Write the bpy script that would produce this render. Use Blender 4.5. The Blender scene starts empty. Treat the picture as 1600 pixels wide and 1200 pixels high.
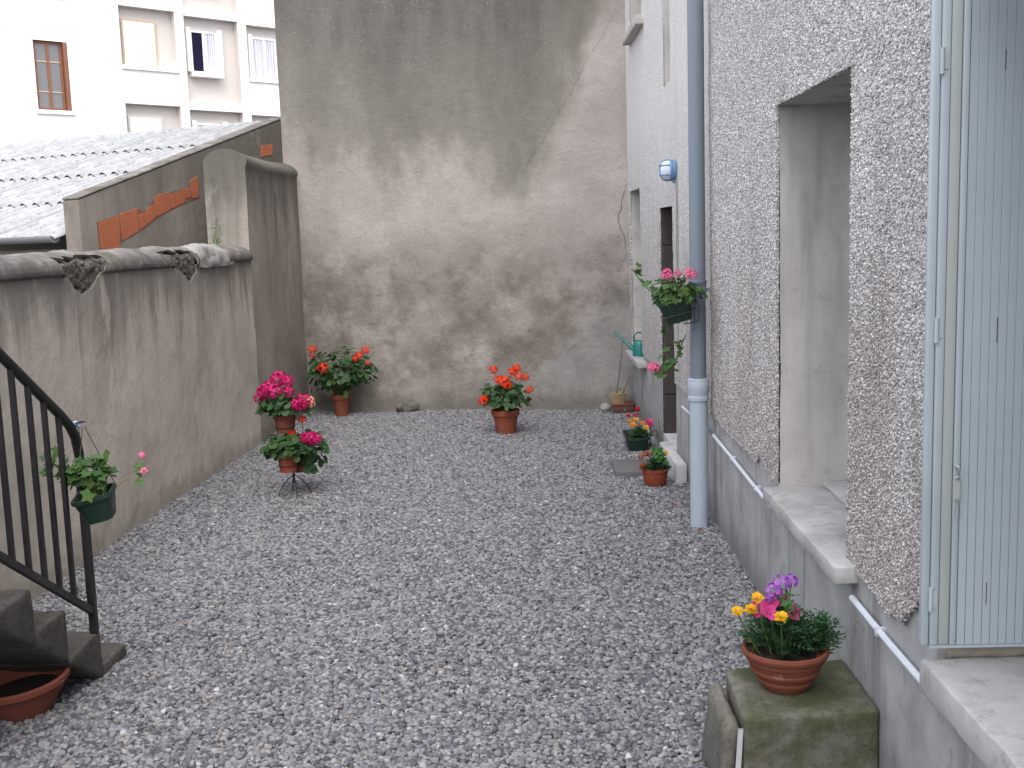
import bpy, bmesh, math, random
import numpy as np
from mathutils import Matrix, Vector, Euler
R = math.radians
random.seed(7)
rng = np.random.default_rng(7)
scene = bpy.context.scene
COL = scene.collection

# ------------------------------------------------------------------ camera, sky, sun, exposure
cd = bpy.data.cameras.new('camera')
cam = bpy.data.objects.new('camera', cd)
COL.objects.link(cam)
cd.sensor_width = 36.0
cd.lens = 38.25
cd.clip_start = 0.05
cd.clip_end = 500
cam.matrix_world = Matrix(((0.9992161, 0.0275046, 0.0284724, 0), (0.0244678, 0.1363205, -0.9903626, 0),
                           (-0.0311209, 0.9902829, 0.1355407, 2.0), (0, 0, 0, 1)))
scene.camera = cam

SUN_EL, SUN_AZ = R(52), R(175)          # azimuth clockwise from +Y
world = bpy.data.worlds.new('World')
scene.world = world
world.use_nodes = True
wn, wl = world.node_tree.nodes, world.node_tree.links
for n in list(wn): wn.remove(n)
sky = wn.new('ShaderNodeTexSky'); sky.sky_type = 'NISHITA'; sky.sun_disc = False
sky.sun_elevation = SUN_EL; sky.sun_rotation = SUN_AZ
sky.dust_density = 3.0
veil = wn.new('ShaderNodeMix'); veil.data_type = 'RGBA'       # thin even cloud in front of the blue
veil.inputs[0].default_value = 0.72
veil.inputs[7].default_value = (9.5, 9.6, 10.25, 1)
bg = wn.new('ShaderNodeBackground'); bg.inputs[1].default_value = 0.15
wo = wn.new('ShaderNodeOutputWorld')
wl.new(sky.outputs[0], veil.inputs[6]); wl.new(veil.outputs[2], bg.inputs[0]); wl.new(bg.outputs[0], wo.inputs[0])

sd = bpy.data.lights.new('sun', 'SUN'); sd.energy = 1.6; sd.angle = R(40); sd.color = (1.0, 0.96, 0.9)
sun = bpy.data.objects.new('sun', sd); COL.objects.link(sun)
to_sun = Vector((math.sin(SUN_AZ) * math.cos(SUN_EL), math.cos(SUN_AZ) * math.cos(SUN_EL), math.sin(SUN_EL)))
sun.rotation_euler = to_sun.to_track_quat('Z', 'Y').to_euler()
scene.view_settings.view_transform = 'Standard'
scene.view_settings.look = 'None'
scene.view_settings.gamma = 1.0
scene.view_settings.exposure = 0.86
scene.render.engine = 'CYCLES'

# ------------------------------------------------------------------ materials
class Mat:
    def __init__(s, name, rough=0.85, spec=0.3):
        s.m = bpy.data.materials.new(name); s.m.use_nodes = True
        s.nt = s.m.node_tree; s.N = s.nt.nodes; s.L = s.nt.links
        s.b = s.N['Principled BSDF']; s.out = s.N['Material Output']
        s.b.inputs['Roughness'].default_value = rough
        s.b.inputs['Specular IOR Level'].default_value = spec
        s._tc = None
    def co(s):
        if s._tc is None: s._tc = s.N.new('ShaderNodeTexCoord').outputs['Object']
        return s._tc
    def put(s, sock, v):
        if hasattr(v, 'is_output'): s.L.new(v, sock)
        elif isinstance(v, (tuple, list)) and len(v) == 3 and sock.type == 'RGBA': sock.default_value = (*v, 1)
        else: sock.default_value = v
    def scaled(s, sc, vec=None, off=(0, 0, 0)):
        mp = s.N.new('ShaderNodeMapping'); mp.inputs['Scale'].default_value = sc; mp.inputs['Location'].default_value = off
        s.L.new(vec or s.co(), mp.inputs['Vector']); return mp.outputs[0]
    def noise(s, scale, detail=4, rough=0.55, st=None, off=(0, 0, 0), dist=0.0):
        n = s.N.new('ShaderNodeTexNoise')
        n.inputs['Scale'].default_value = scale; n.inputs['Detail'].default_value = detail
        n.inputs['Roughness'].default_value = rough; n.inputs['Distortion'].default_value = dist
        s.L.new(s.scaled(st or (1, 1, 1), off=off), n.inputs['Vector'])
        return n.outputs[0]
    def voro(s, scale, feat='F1', st=None, rnd=1.0):
        n = s.N.new('ShaderNodeTexVoronoi'); n.feature = feat
        n.inputs['Scale'].default_value = scale; n.inputs['Randomness'].default_value = rnd
        s.L.new(s.scaled(st or (1, 1, 1)), n.inputs['Vector'])
        return n.outputs
    def xyz(s):
        n = s.N.new('ShaderNodeSeparateXYZ'); s.L.new(s.co(), n.inputs[0]); return n.outputs
    def math(s, op, a, b=0.0, c=0.0, clamp=False):
        n = s.N.new('ShaderNodeMath'); n.operation = op; n.use_clamp = clamp
        for i, v in enumerate((a, b, c)): s.put(n.inputs[i], v)
        return n.outputs[0]
    def mr(s, v, a, b, c=0.0, d=1.0, smooth=True):
        n = s.N.new('ShaderNodeMapRange'); n.interpolation_type = 'SMOOTHSTEP' if smooth else 'LINEAR'
        for i, x in enumerate((v, a, b, c, d)): s.put(n.inputs[i], x)
        return n.outputs[0]
    def curve(s, v, pts, lo, hi):
        """piecewise linear function of v given as (x, y) points, y in 0..1 after scaling by lo, hi"""
        n = s.N.new('ShaderNodeValToRGB'); cr = n.color_ramp
        x0, x1 = pts[0][0], pts[-1][0]
        while len(cr.elements) < len(pts): cr.elements.new(0.5)
        for e, (x, y) in zip(cr.elements, pts):
            e.position = (x - x0) / (x1 - x0); k = (y - lo) / (hi - lo); e.color = (k, k, k, 1)
        s.L.new(s.mr(v, x0, x1, smooth=False), n.inputs[0])
        return s.math('MULTIPLY_ADD', n.outputs[0], hi - lo, lo)
    def ramp(s, f, stops):
        n = s.N.new('ShaderNodeValToRGB'); cr = n.color_ramp
        while len(cr.elements) < len(stops): cr.elements.new(0.5)
        for e, (p, c) in zip(cr.elements, stops): e.position = p; e.color = (*c, 1)
        s.put(n.inputs[0], f); return n.outputs[0]
    def mix(s, f, a, b, bl='MIX'):
        n = s.N.new('ShaderNodeMix'); n.data_type = 'RGBA'; n.blend_type = bl
        s.put(n.inputs[0], f); s.put(n.inputs[6], a); s.put(n.inputs[7], b); return n.outputs[2]
    def bump(s, h, strength=0.5, dist=0.01, prev=None):
        n = s.N.new('ShaderNodeBump'); n.inputs['Strength'].default_value = strength; n.inputs['Distance'].default_value = dist
        s.put(n.inputs['Height'], h)
        if prev: s.L.new(prev, n.inputs['Normal'])
        return n.outputs[0]
    def done(s, col=None, nrm=None, rough=None):
        if col is not None: s.put(s.b.inputs['Base Color'], col)
        if nrm is not None: s.L.new(nrm, s.b.inputs['Normal'])
        if rough is not None: s.put(s.b.inputs['Roughness'], rough)
        return s.m
    def rnd(s): return s.N.new('ShaderNodeObjectInfo').outputs['Random']

MT = {}
def simple(name, c, rough=0.8, var=0.15, scale=12, bump=0.15, spec=0.3, metal=0.0):
    m = Mat(name, rough, spec)
    n = m.noise(scale, 6, 0.65)
    col = m.mix(n, tuple(x * (1 - var) for x in c), tuple(min(1, x * (1 + var)) for x in c))
    m.b.inputs['Metallic'].default_value = metal
    MT[name] = m.done(col, m.bump(m.noise(scale * 6, 4), bump, 0.004)) if bump else m.done(col)
    return MT[name]

# --- gable render
m = Mat('gable_render', 0.93, 0.2)
x, y, z = m.xyz()
wob = m.math('SUBTRACT', m.noise(0.9, 6, 0.62), 0.5)
wob2 = m.math('SUBTRACT', m.noise(3.2, 5, 0.6, st=(1.6, 1, 0.7)), 0.5)
bound = m.curve(x, [(-3.0, 3.25), (-2.6, 3.05), (-2.0, 2.95), (-1.75, 2.62), (-1.3, 2.78), (-0.9, 2.9), (-0.55, 2.75), (-0.28, 2.5), (0.08, 2.85), (0.35, 3.5), (0.55, 3.95), (0.75, 4.7), (1.1, 5.2)], 2.0, 5.5)
e = m.math('SUBTRACT', z, bound)
e = m.math('ADD', e, m.math('MULTIPLY', wob, 1.15)); e = m.math('ADD', e, m.math('MULTIPLY', wob2, 0.85))
up = m.mr(e, -0.42, 0.44)
up2 = m.mr(e, 0.2, 1.9)
pale = m.ramp(m.noise(1.4, 7, 0.6), [(0.3, (0.275, 0.249, 0.226)), (0.55, (0.357, 0.327, 0.302)), (0.75, (0.431, 0.402, 0.379))])
dark = m.ramp(m.noise(2.6, 8, 0.68, st=(1, 1, 0.45)), [(0.3, (0.138, 0.127, 0.109)), (0.55, (0.184, 0.172, 0.150)), (0.8, (0.233, 0.220, 0.197))])
dark2 = m.ramp(m.noise(3.2, 8, 0.7, st=(1.3, 1, 0.3)), [(0.3, (0.081, 0.076, 0.068)), (0.6, (0.126, 0.121, 0.109)), (0.8, (0.184, 0.180, 0.168))])
dark = m.mix(up2, dark, dark2)
# damp lower half
wet = m.math('MULTIPLY', m.mr(m.math('ADD', z, m.math('MULTIPLY', wob, -0.9)), 2.25, 1.45), m.mr(m.noise(1.9, 7, 0.64, off=(4, 2, 1)), 0.34, 0.60, 0.12, 1.0))
blot = m.mr(m.noise(3.4, 7, 0.66, off=(9, 1, 3)), 0.44, 0.74)
low = m.ramp(m.noise(1.15, 8, 0.66, off=(1, 7, 5)), [(0.28, (0.125, 0.111, 0.096)), (0.5, (0.181, 0.163, 0.145)), (0.72, (0.279, 0.258, 0.239))])
col = m.mix(m.math('MULTIPLY', wet, 0.93), pale, low)
col = m.mix(m.math('MULTIPLY', blot, m.math('MULTIPLY', wet, 0.9)), col, (0.125, 0.110, 0.090))
# grey worn cement low on the right
gr = m.math('MULTIPLY', m.mr(m.math('ADD', m.math('ADD', z, m.math('MULTIPLY', x, -0.55)), m.math('MULTIPLY', wob, 1.6)), 0.72, 0.42), m.mr(m.math('ADD', x, m.math('MULTIPLY', wob2, 1.2)), -0.5, 0.1))
gcol = m.ramp(m.noise(3.5, 7, 0.6, off=(2, 2, 8)), [(0.3, (0.190, 0.185, 0.178)), (0.55, (0.270, 0.265, 0.256)), (0.75, (0.350, 0.345, 0.333))])
col = m.mix(m.math('MULTIPLY', gr, 0.85), col, gcol)
gr2 = m.mr(m.math('ADD', m.noise(2.2, 6, 0.6, st=(1.5, 1, 0.8), off=(6, 6, 1)), m.math('MULTIPLY', m.mr(z, 0.2, 1.0), -0.25)), 0.42, 0.56)
col = m.mix(m.math('MULTIPLY', gr2, 0.55), col, (0.290, 0.275, 0.250))
foot = m.mr(m.math('ADD', z, m.math('MULTIPLY', wob2, 0.4)), 0.28, 0.05)
col = m.mix(m.math('MULTIPLY', foot, 0.6), col, (0.105, 0.095, 0.080))
col = m.mix(up, col, dark)
# pale specks of lichen and aggregate high on the wall
vo = m.voro(26)
sp = m.math('MULTIPLY', m.mr(vo[0], 0.16, 0.07), m.mr(m.noise(3.1, 3, 0.5, off=(3, 3, 3)), 0.44, 0.58))
col = m.mix(m.math('MULTIPLY', m.math('MULTIPLY', sp, m.mr(e, 0.1, 1.6)), 0.9), col, (0.42, 0.42, 0.415))
vo2 = m.voro(60)
sp2 = m.math('MULTIPLY', m.mr(vo2[0], 0.22, 0.12), m.mr(m.noise(1.6, 3, 0.5, off=(8, 3, 3)), 0.5, 0.7))
col = m.mix(m.math('MULTIPLY', m.math('MULTIPLY', sp2, up), 0.5), col, (0.36, 0.35, 0.34))
grain = m.noise(55, 4, 0.7)
col = m.mix(m.mr(grain, 0.35, 0.7, 0.0, 0.22), col, (0.12, 0.105, 0.095))
nb = m.bump(grain, 0.5, 0.006, m.bump(m.noise(7, 8, 0.68), 0.6, 0.03))
nb = m.bump(m.math('ADD', m.mr(m.math('ADD', m.noise(2.4, 7, 0.65, off=(3, 9, 2)), m.math('MULTIPLY', z, -0.05)), 0.50, 0.53), gr), 0.35, 0.012, nb)
MT['gable'] = m.done(col, nb)

# --- weathered courtyard wall render
def wall_render(name, warm, top, streak=0.7, hi=1.8):
    m = Mat(name, 0.93, 0.2)
    x, y, z = m.xyz()
    base = m.ramp(m.noise(1.3, 7, 0.62), [(0.28, tuple(c * 0.72 for c in warm)), (0.52, warm), (0.78, tuple(c * 1.28 for c in warm))])
    st1 = m.noise(1.0, 7, 0.62, st=(1.5, 1.7, 0.30), dist=0.5)
    st2 = m.noise(1.0, 7, 0.7, st=(4.5, 5, 0.55), off=(3, 1, 1), dist=0.35)
    zf = m.mr(z, hi * 0.25, hi, 0.15, 1.0)
    s1 = m.math('MULTIPLY', m.mr(st1, 0.44, 0.74), m.math('MULTIPLY', zf, streak))
    s2 = m.math('MULTIPLY', m.mr(st2, 0.46, 0.80), m.math('MULTIPLY', zf, streak * 0.75))
    tp = m.mr(m.math('ADD', z, m.math('MULTIPLY', m.math('SUBTRACT', st2, 0.5), 1.3)), hi * 0.72, hi * 1.0)
    col = m.mix(s1, base, top); col = m.mix(s2, col, tuple(c * 0.9 for c in top))
    col = m.mix(m.math('MULTIPLY', tp, 0.75), col, tuple(c * 0.92 for c in top))
    pl = m.math('MULTIPLY', m.mr(m.noise(2.1, 5, 0.6, st=(1, 1.5, 0.55), off=(5, 5, 5)), 0.60, 0.70), 0.4)
    col = m.mix(pl, col, tuple(min(1, c * 1.5) for c in warm))
    ft = m.mr(m.math('ADD', z, m.math('MULTIPLY', m.math('SUBTRACT', m.noise(6, 5, 0.6), 0.5), 0.5)), 0.22, 0.02)
    col = m.mix(m.math('MULTIPLY', ft, 0.65), col, tuple(c * 0.5 for c in warm))
    gr = m.noise(70, 4, 0.7)
    col = m.mix(m.mr(gr, 0.4, 0.75, 0, 0.25), col, tuple(c * 0.5 for c in warm))
    MT[name] = m.done(col, m.bump(gr, 0.35, 0.005, m.bump(m.noise(6, 6, 0.6), 0.45, 0.03)))
wall_render('yard_render', (0.465, 0.415, 0.360), (0.165, 0.150, 0.132))
wall_render('raised_render', (0.27, 0.242, 0.212), (0.098, 0.090, 0.079), 1.0, 2.8)
wall_render('parapet_render', (0.185, 0.162, 0.142), (0.098, 0.088, 0.078), 0.8, 3.0)

# --- coping
m = Mat('coping_cement', 0.95, 0.2)
x, y, z = m.xyz()
g = m.N.new('ShaderNodeNewGeometry'); nz = m.N.new('ShaderNodeSeparateXYZ'); m.L.new(g.outputs['Normal'], nz.inputs[0])
c = m.ramp(m.noise(7, 8, 0.7), [(0.3, (0.085, 0.078, 0.07)), (0.5, (0.15, 0.14, 0.13)), (0.62, (0.22, 0.208, 0.196)), (0.78, (0.31, 0.295, 0.28))])
c = m.mix(m.mr(m.noise(3, 6, 0.6, off=(4, 4, 4)), 0.52, 0.7), c, (0.10, 0.10, 0.07))
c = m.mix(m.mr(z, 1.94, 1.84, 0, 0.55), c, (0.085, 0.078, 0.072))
MT['coping'] = m.done(c, m.bump(m.noise(30, 6, 0.7), 0.7, 0.012))
m = Mat('rubble', 0.97, 0.1)
c = m.ramp(m.noise(16, 7, 0.7), [(0.3, (0.085, 0.075, 0.064)), (0.5, (0.160, 0.142, 0.122)), (0.75, (0.280, 0.255, 0.225))])
MT['rubble'] = m.done(c, m.bump(m.noise(30, 6, 0.8), 1.0, 0.03))
simple('mortar_pale', (0.26, 0.248, 0.235), 0.95, 0.45, 9, 0.8)
simple('fracture', (0.17, 0.155, 0.138), 0.95, 0.45, 30, 0.5)
simple('crack_shade', (0.12, 0.105, 0.092), 1.0, 0.2, 30, 0)  # painted shade: flat dark colour for the inside of the cracks

# --- roughcast of the house
m = Mat('roughcast', 0.92, 0.25)
x, y, z = m.xyz()
v = m.voro(120)
sepc = m.N.new('ShaderNodeSeparateColor'); m.L.new(v[1], sepc.inputs[0])
cell = sepc.outputs[0]
gc = m.ramp(cell, [(0.0, (0.312, 0.298, 0.292)), (0.3, (0.462, 0.448, 0.443)), (0.6, (0.589, 0.576, 0.571)), (0.85, (0.743, 0.733, 0.730)), (1.0, (0.829, 0.850, 0.850))])
gap = m.mr(v[0], 0.42, 0.75)
gc = m.mix(m.math('MULTIPLY', gap, 0.8), gc, (0.17, 0.145, 0.135))
stn = m.noise(1.0, 6, 0.62, st=(1.8, 1.8, 0.45), off=(2, 0, 5))
grime = m.math('MULTIPLY', m.mr(m.math('ADD', z, m.math('MULTIPLY', m.math('SUBTRACT', stn, 0.5), -2.4)), 2.5, 0.9), m.mr(y, 9.0, 5.0, 0.35, 0.75))
gc = m.mix(grime, gc, m.mix(1.0, gc, (0.74, 0.70, 0.68), 'MULTIPLY'))
gc = m.mix(m.math('MULTIPLY', m.mr(stn, 0.52, 0.66), 0.55), gc, m.mix(1.0, gc, (0.74, 0.72, 0.71), 'MULTIPLY'))
gc = m.mix(m.mr(z, 1.6, 3.4, 0, 0.6), gc, (0.74, 0.725, 0.715))  # paler towards the top: brighter sky light put into the colour
h = m.math('SUBTRACT', 1.0, v[0])
MT['roughcast'] = m.done(gc, m.bump(h, 0.7, 0.008, m.bump(m.noise(22, 4, 0.6), 0.5, 0.02)))
m = Mat('roughcast_grain', 0.85, 0.3)
m._tc = m.N.new('ShaderNodeNewGeometry').outputs['Position']   # the grains take the stains of the wall they sit on
r = m.rnd()
gcol = m.ramp(r, [(0.0, (0.230, 0.215, 0.210)), (0.3, (0.363, 0.348, 0.343)), (0.6, (0.485, 0.471, 0.467)), (0.85, (0.635, 0.625, 0.621)), (1.0, (0.804, 0.820, 0.817))])
x, y, z = m.xyz()
stn = m.noise(1.0, 6, 0.62, st=(1.8, 1.8, 0.5), off=(2, 0, 5))
gcol = m.mix(m.math('MULTIPLY', m.mr(m.math('ADD', z, m.math('MULTIPLY', m.math('SUBTRACT', stn, 0.5), -4.5)), 2.6, 0.8), 0.8), gcol, m.mix(1.0, gcol, (0.70, 0.66, 0.64), 'MULTIPLY'))
MT['grain'] = m.done(gcol)

# --- smooth cement plinth / reveals / sills
def cement(name, a, b, dirt, streaks=True, moss=0.0):
    m = Mat(name, 0.85, 0.3)
    x, y, z = m.xyz()
    c = m.ramp(m.noise(2.6, 8, 0.62), [(0.3, a), (0.7, b)])
    if streaks:
        s1 = m.noise(1.0, 6, 0.62, st=(5, 5, 0.6))
        c = m.mix(m.mr(s1, 0.50, 0.72, 0, 0.75), c, dirt)
        c = m.mix(m.mr(m.math('ADD', z, m.math('MULTIPLY', m.math('SUBTRACT', s1, 0.5), 0.6)), 0.30, 0.0, 0, 0.7), c, tuple(k * 0.8 for k in dirt))
    c = m.mix(m.mr(m.noise(9, 7, 0.75, off=(3, 3, 3)), 0.52, 0.72, 0, 0.6), c, dirt)
    c = m.mix(m.mr(m.noise(2.2, 6, 0.7, off=(7, 1, 4)), 0.5, 0.68, 0, 0.35), c, dirt)
    if moss:
        c = m.mix(m.math('MULTIPLY', m.mr(m.noise(26, 8, 0.78, off=(2, 2, 7)), 0.46, 0.62), 0.55), c, tuple(k * 0.45 for k in a))
        c = m.mix(m.mr(m.voro(110)[0], 0.22, 0.08, 0, 0.35), c, tuple(min(1, k * 1.9) for k in b))
        c = m.mix(m.math('MULTIPLY', m.mr(m.noise(4, 6, 0.65, off=(1, 5, 2)), 0.36, 0.62), moss), c, (0.048, 0.058, 0.020))
    gr = m.noise(90, 3, 0.6)
    MT[name] = m.done(c, m.bump(gr, 0.2 + 0.4 * (moss > 0), 0.003, m.bump(m.noise(9 + 16 * (moss > 0), 7, 0.7), 0.2 + 0.4 * (moss > 0), 0.012)))
cement('plinth', (0.25, 0.252, 0.256), (0.40, 0.405, 0.412), (0.135, 0.13, 0.122))
cement('reveal', (0.395, 0.380, 0.358), (0.520, 0.504, 0.479), (0.282, 0.268, 0.247))
cement('sill', (0.26, 0.258, 0.258), (0.44, 0.435, 0.432), (0.115, 0.105, 0.095), False)
cement('step_pale', (0.40, 0.40, 0.41), (0.52, 0.51, 0.51), (0.27, 0.26, 0.25), False)
cement('mossy_block', (0.115, 0.111, 0.089), (0.182, 0.176, 0.151), (0.054, 0.057, 0.035), False, 0.9)
cement('stone_step', (0.052, 0.047, 0.043), (0.098, 0.089, 0.082), (0.023, 0.020, 0.019), False, 0.12)
cement('mossy_dark', (0.022, 0.023, 0.016), (0.038, 0.040, 0.024), (0.012, 0.013, 0.008), False, 0.6)
cement('dark_jamb', (0.045, 0.037, 0.036), (0.075, 0.062, 0.06), (0.025, 0.02, 0.02), False)
cement('sand_plaster', (0.27, 0.235, 0.19), (0.36, 0.32, 0.27), (0.19, 0.165, 0.135), False)
cement('tile_grey', (0.33, 0.32, 0.32), (0.43, 0.42, 0.42), (0.22, 0.2, 0.19), False)
cement('slab', (0.10, 0.095, 0.10), (0.13, 0.125, 0.13), (0.08, 0.075, 0.075), False)
cement('rough_stone', (0.102, 0.096, 0.084), (0.180, 0.168, 0.150), (0.054, 0.050, 0.041), False, 0.3)

# --- pipes, metal, shutter
def paint(name, c, rough=0.4, wear=None, spec=0.45, metal=0.0):
    m = Mat(name, rough, spec)
    m.b.inputs['Metallic'].default_value = metal
    col = m.mix(m.noise(5, 6, 0.65), tuple(k * 0.86 for k in c), tuple(min(1, k * 1.12) for k in c))
    if wear: col = m.mix(m.mr(m.noise(4, 8, 0.72, st=(3, 3, 0.6)), 0.60, 0.70, 0, 0.6), col, wear)
    MT[name] = m.done(col, m.bump(m.noise(40, 3), 0.06, 0.002), m.mr(m.noise(20, 4), 0.3, 0.7, rough - 0.08, rough + 0.12))
paint('pipe_zinc', (0.156, 0.185, 0.226), 0.5, (0.213, 0.225, 0.249))
paint('pipe_pvc', (0.36, 0.41, 0.47), 0.42, (0.30, 0.32, 0.34))
paint('conduit', (0.52, 0.55, 0.60), 0.45, (0.33, 0.33, 0.33))
paint('iron_black', (0.012, 0.010, 0.012), 0.45, (0.03, 0.022, 0.02))
paint('shutter_paint', (0.35, 0.405, 0.44), 0.55, (0.42, 0.45, 0.465))
paint('slat_paint', (0.345, 0.40, 0.435), 0.6, (0.29, 0.335, 0.36))
paint('shutter_bare', (0.345, 0.375, 0.37), 0.6, (0.36, 0.36, 0.32))
paint('gutter_zinc', (0.22, 0.23, 0.24), 0.45, (0.15, 0.15, 0.15))
paint('lamp_blue', (0.12, 0.22, 0.38), 0.4)
paint('teal_plastic', (0.012, 0.16, 0.15), 0.35)
paint('green_plastic', (0.010, 0.030, 0.020), 0.45)
paint('wire_dark', (0.02, 0.022, 0.02), 0.5)
paint('metal_strip', (0.24, 0.25, 0.26), 0.45, (0.12, 0.11, 0.10), 0.5, 0.6)
paint('white_plastic', (0.75, 0.75, 0.78), 0.4)
paint('violet_foil', (0.22, 0.10, 0.45), 0.25)
m = Mat('lamp_glass', 0.12, 0.5); MT['lamp_glass'] = m.done((0.55, 0.62, 0.70))
simple('soil', (0.022, 0.016, 0.012), 1.0, 0.4, 40, 0.9)
def clay(name, c):
    m = Mat(name, 0.82, 0.25)
    x, y, z = m.xyz()
    col = m.mix(m.noise(7, 7, 0.65), tuple(k * 0.72 for k in c), tuple(k * 1.2 for k in c))
    col = m.mix(m.mr(m.noise(5, 6, 0.7, st=(1, 1, 2.2), off=(2, 7, 1)), 0.6, 0.72, 0, 0.5), col, (0.42, 0.33, 0.27))
    MT[name] = m.done(col, m.bump(m.noise(50, 4), 0.15, 0.003))
clay('terracotta', (0.220, 0.060, 0.033)); clay('terracotta_dull', (0.167, 0.051, 0.032)); clay('terracotta_plastic', (0.229, 0.051, 0.026))
m = Mat('brick_clay', 0.92, 0.2)
col = m.mix(m.noise(9, 6, 0.7), (0.280, 0.085, 0.042), (0.400, 0.135, 0.070))
col = m.mix(m.mr(m.noise(5, 6, 0.7, off=(2, 2, 2)), 0.56, 0.7, 0, 0.6), col, (0.20, 0.13, 0.10))
MT['brick'] = m.done(col, m.bump(m.noise(40, 4), 0.4, 0.006))
simple('brick_dust', (0.17, 0.088, 0.06), 0.95, 0.5, 14, 0.6)
simple('crate_wood', (0.085, 0.045, 0.035), 0.75, 0.35, 10, 0.3)
simple('wicker', (0.30, 0.225, 0.13), 0.8, 0.35, 30, 0.3)
simple('cane', (0.10, 0.075, 0.045), 0.8, 0.3, 20, 0.2)
# --- far building and shed
def stucco(name, c):
    m = Mat(name, 0.9, 0.2)
    col = m.mix(m.noise(0.6, 6, 0.6), tuple(k * 0.93 for k in c), c)
    col = m.mix(m.mr(m.noise(1.0, 5, 0.6, st=(2, 2, 0.25)), 0.58, 0.75, 0, 0.12), col, tuple(k * 0.6 for k in c))
    MT[name] = m.done(col, m.bump(m.noise(40, 3), 0.2, 0.01))
stucco('facade', (0.88, 0.86, 0.83)); stucco('bay_panel', (0.60, 0.56, 0.525)); stucco('trim_white', (0.9, 0.9, 0.88))  # bay_panel is darker than the facade: recess shading put into its colour
simple('brown_frame', (0.23, 0.10, 0.06), 0.6, 0.2, 8, 0)
simple('white_frame', (0.82, 0.82, 0.80), 0.5, 0.05, 8, 0)
simple('ochre_frame', (0.50, 0.38, 0.26), 0.6, 0.1, 8, 0)
m = Mat('pane_glass', 0.06, 0.5); MT['glass'] = m.done((0.05, 0.055, 0.06))
m = Mat('pane_dim', 0.08, 0.5); MT['glass_dim'] = m.done((0.16, 0.16, 0.165))
m = Mat('dark_room', 0.9, 0.1); MT['dark_room'] = m.done((0.012, 0.010, 0.03))
m = Mat('curtain', 0.9, 0.1)
MT['curtain'] = m.done(m.mix(m.mr(m.noise(1, 2, 0.5, st=(38, 38, 0.5)), 0.4, 0.6), (0.62, 0.62, 0.66), (0.38, 0.38, 0.44)))
m = Mat('fibre_cement', 0.85, 0.3)
c = m.ramp(m.noise(3.5, 8, 0.7), [(0.3, (0.230, 0.236, 0.243)), (0.55, (0.365, 0.371, 0.378)), (0.75, (0.499, 0.499, 0.499))])
c = m.mix(m.mr(m.noise(14, 6, 0.75, off=(5, 5, 5)), 0.54, 0.68, 0, 0.8), c, (0.115, 0.119, 0.115))
MT['roof'] = m.done(c, m.bump(m.noise(40, 5, 0.7), 0.35, 0.008))
# --- ground
m = Mat('pebble', 0.75, 0.35)
r = m.rnd()
c = m.ramp(r, [(0.0, (0.055, 0.057, 0.065)), (0.2, (0.105, 0.108, 0.121)), (0.45, (0.160, 0.163, 0.180)), (0.62, (0.205, 0.200, 0.204)), (0.78, (0.235, 0.237, 0.252)), (0.93, (0.290, 0.285, 0.283)), (0.965, (0.195, 0.162, 0.142)), (0.99, (0.340, 0.333, 0.330)), (1.0, (0.470, 0.460, 0.455))])
c = m.mix(m.math('MULTIPLY', m.noise(45, 4, 0.6), 0.6), c, m.mix(1.0, c, (0.6, 0.6, 0.62), 'MULTIPLY'))
MT['pebble'] = m.done(c, m.bump(m.noise(120, 3), 0.15, 0.003))
m = Mat('ground_earth', 0.95, 0.1)
c = m.ramp(m.voro(55)[0], [(0.0, (0.16, 0.16, 0.17)), (0.5, (0.10, 0.10, 0.105)), (0.8, (0.03, 0.03, 0.032))])
MT['ground'] = m.done(c, m.bump(m.noise(60, 4), 0.8, 0.02))
# --- plants
def leafmat(name, a, b, trans=0.25):
    m = Mat(name, 0.55, 0.3)
    c = m.mix(m.rnd(), a, b)
    c = m.mix(m.math('MULTIPLY', m.noise(40, 3), 0.5), c, tuple(k * 0.55 for k in a))
    m.put(m.b.inputs['Base Color'], c)
    t = m.N.new('ShaderNodeBsdfTranslucent'); m.L.new(c, t.inputs[0])
    ms = m.N.new('ShaderNodeMixShader'); ms.inputs[0].default_value = trans
    m.L.new(m.b.outputs[0], ms.inputs[1]); m.L.new(t.outputs[0], ms.inputs[2]); m.L.new(ms.outputs[0], m.out.inputs[0])
    MT[name] = m.m
leafmat('leaf_geranium', (0.022, 0.065, 0.022), (0.055, 0.125, 0.035))
leafmat('leaf_ivy', (0.028, 0.085, 0.022), (0.085, 0.17, 0.035))
leafmat('leaf_fern', (0.038, 0.105, 0.045), (0.065, 0.15, 0.06))
leafmat('leaf_bright', (0.05, 0.16, 0.03), (0.08, 0.22, 0.05))
leafmat('stem', (0.07, 0.11, 0.03), (0.10, 0.14, 0.05), 0.0)
leafmat('twig', (0.22, 0.15, 0.10), (0.26, 0.19, 0.13), 0.0)
def petal(name, a, b, trans=0.3): leafmat(name, a, b, trans); return MT[name]
petal('petal_red', (0.80, 0.045, 0.012), (0.90, 0.09, 0.025)); petal('petal_magenta', (0.50, 0.006, 0.115), (0.66, 0.02, 0.20))
petal('petal_pink', (0.78, 0.14, 0.30), (0.85, 0.25, 0.42)); petal('petal_salmon', (0.85, 0.28, 0.20), (0.9, 0.42, 0.33))
petal('petal_yellow', (0.88, 0.52, 0.012), (0.9, 0.6, 0.02)); petal('petal_orange', (0.85, 0.30, 0.01), (0.88, 0.42, 0.015))
petal('petal_violet', (0.34, 0.10, 0.50), (0.50, 0.22, 0.66)); petal('petal_rose', (0.74, 0.06, 0.27), (0.8, 0.10, 0.36))
petal('petal_rust', (0.26, 0.06, 0.02), (0.36, 0.10, 0.03)); petal('petal_crimson', (0.42, 0.012, 0.03), (0.5, 0.02, 0.05))

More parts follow.
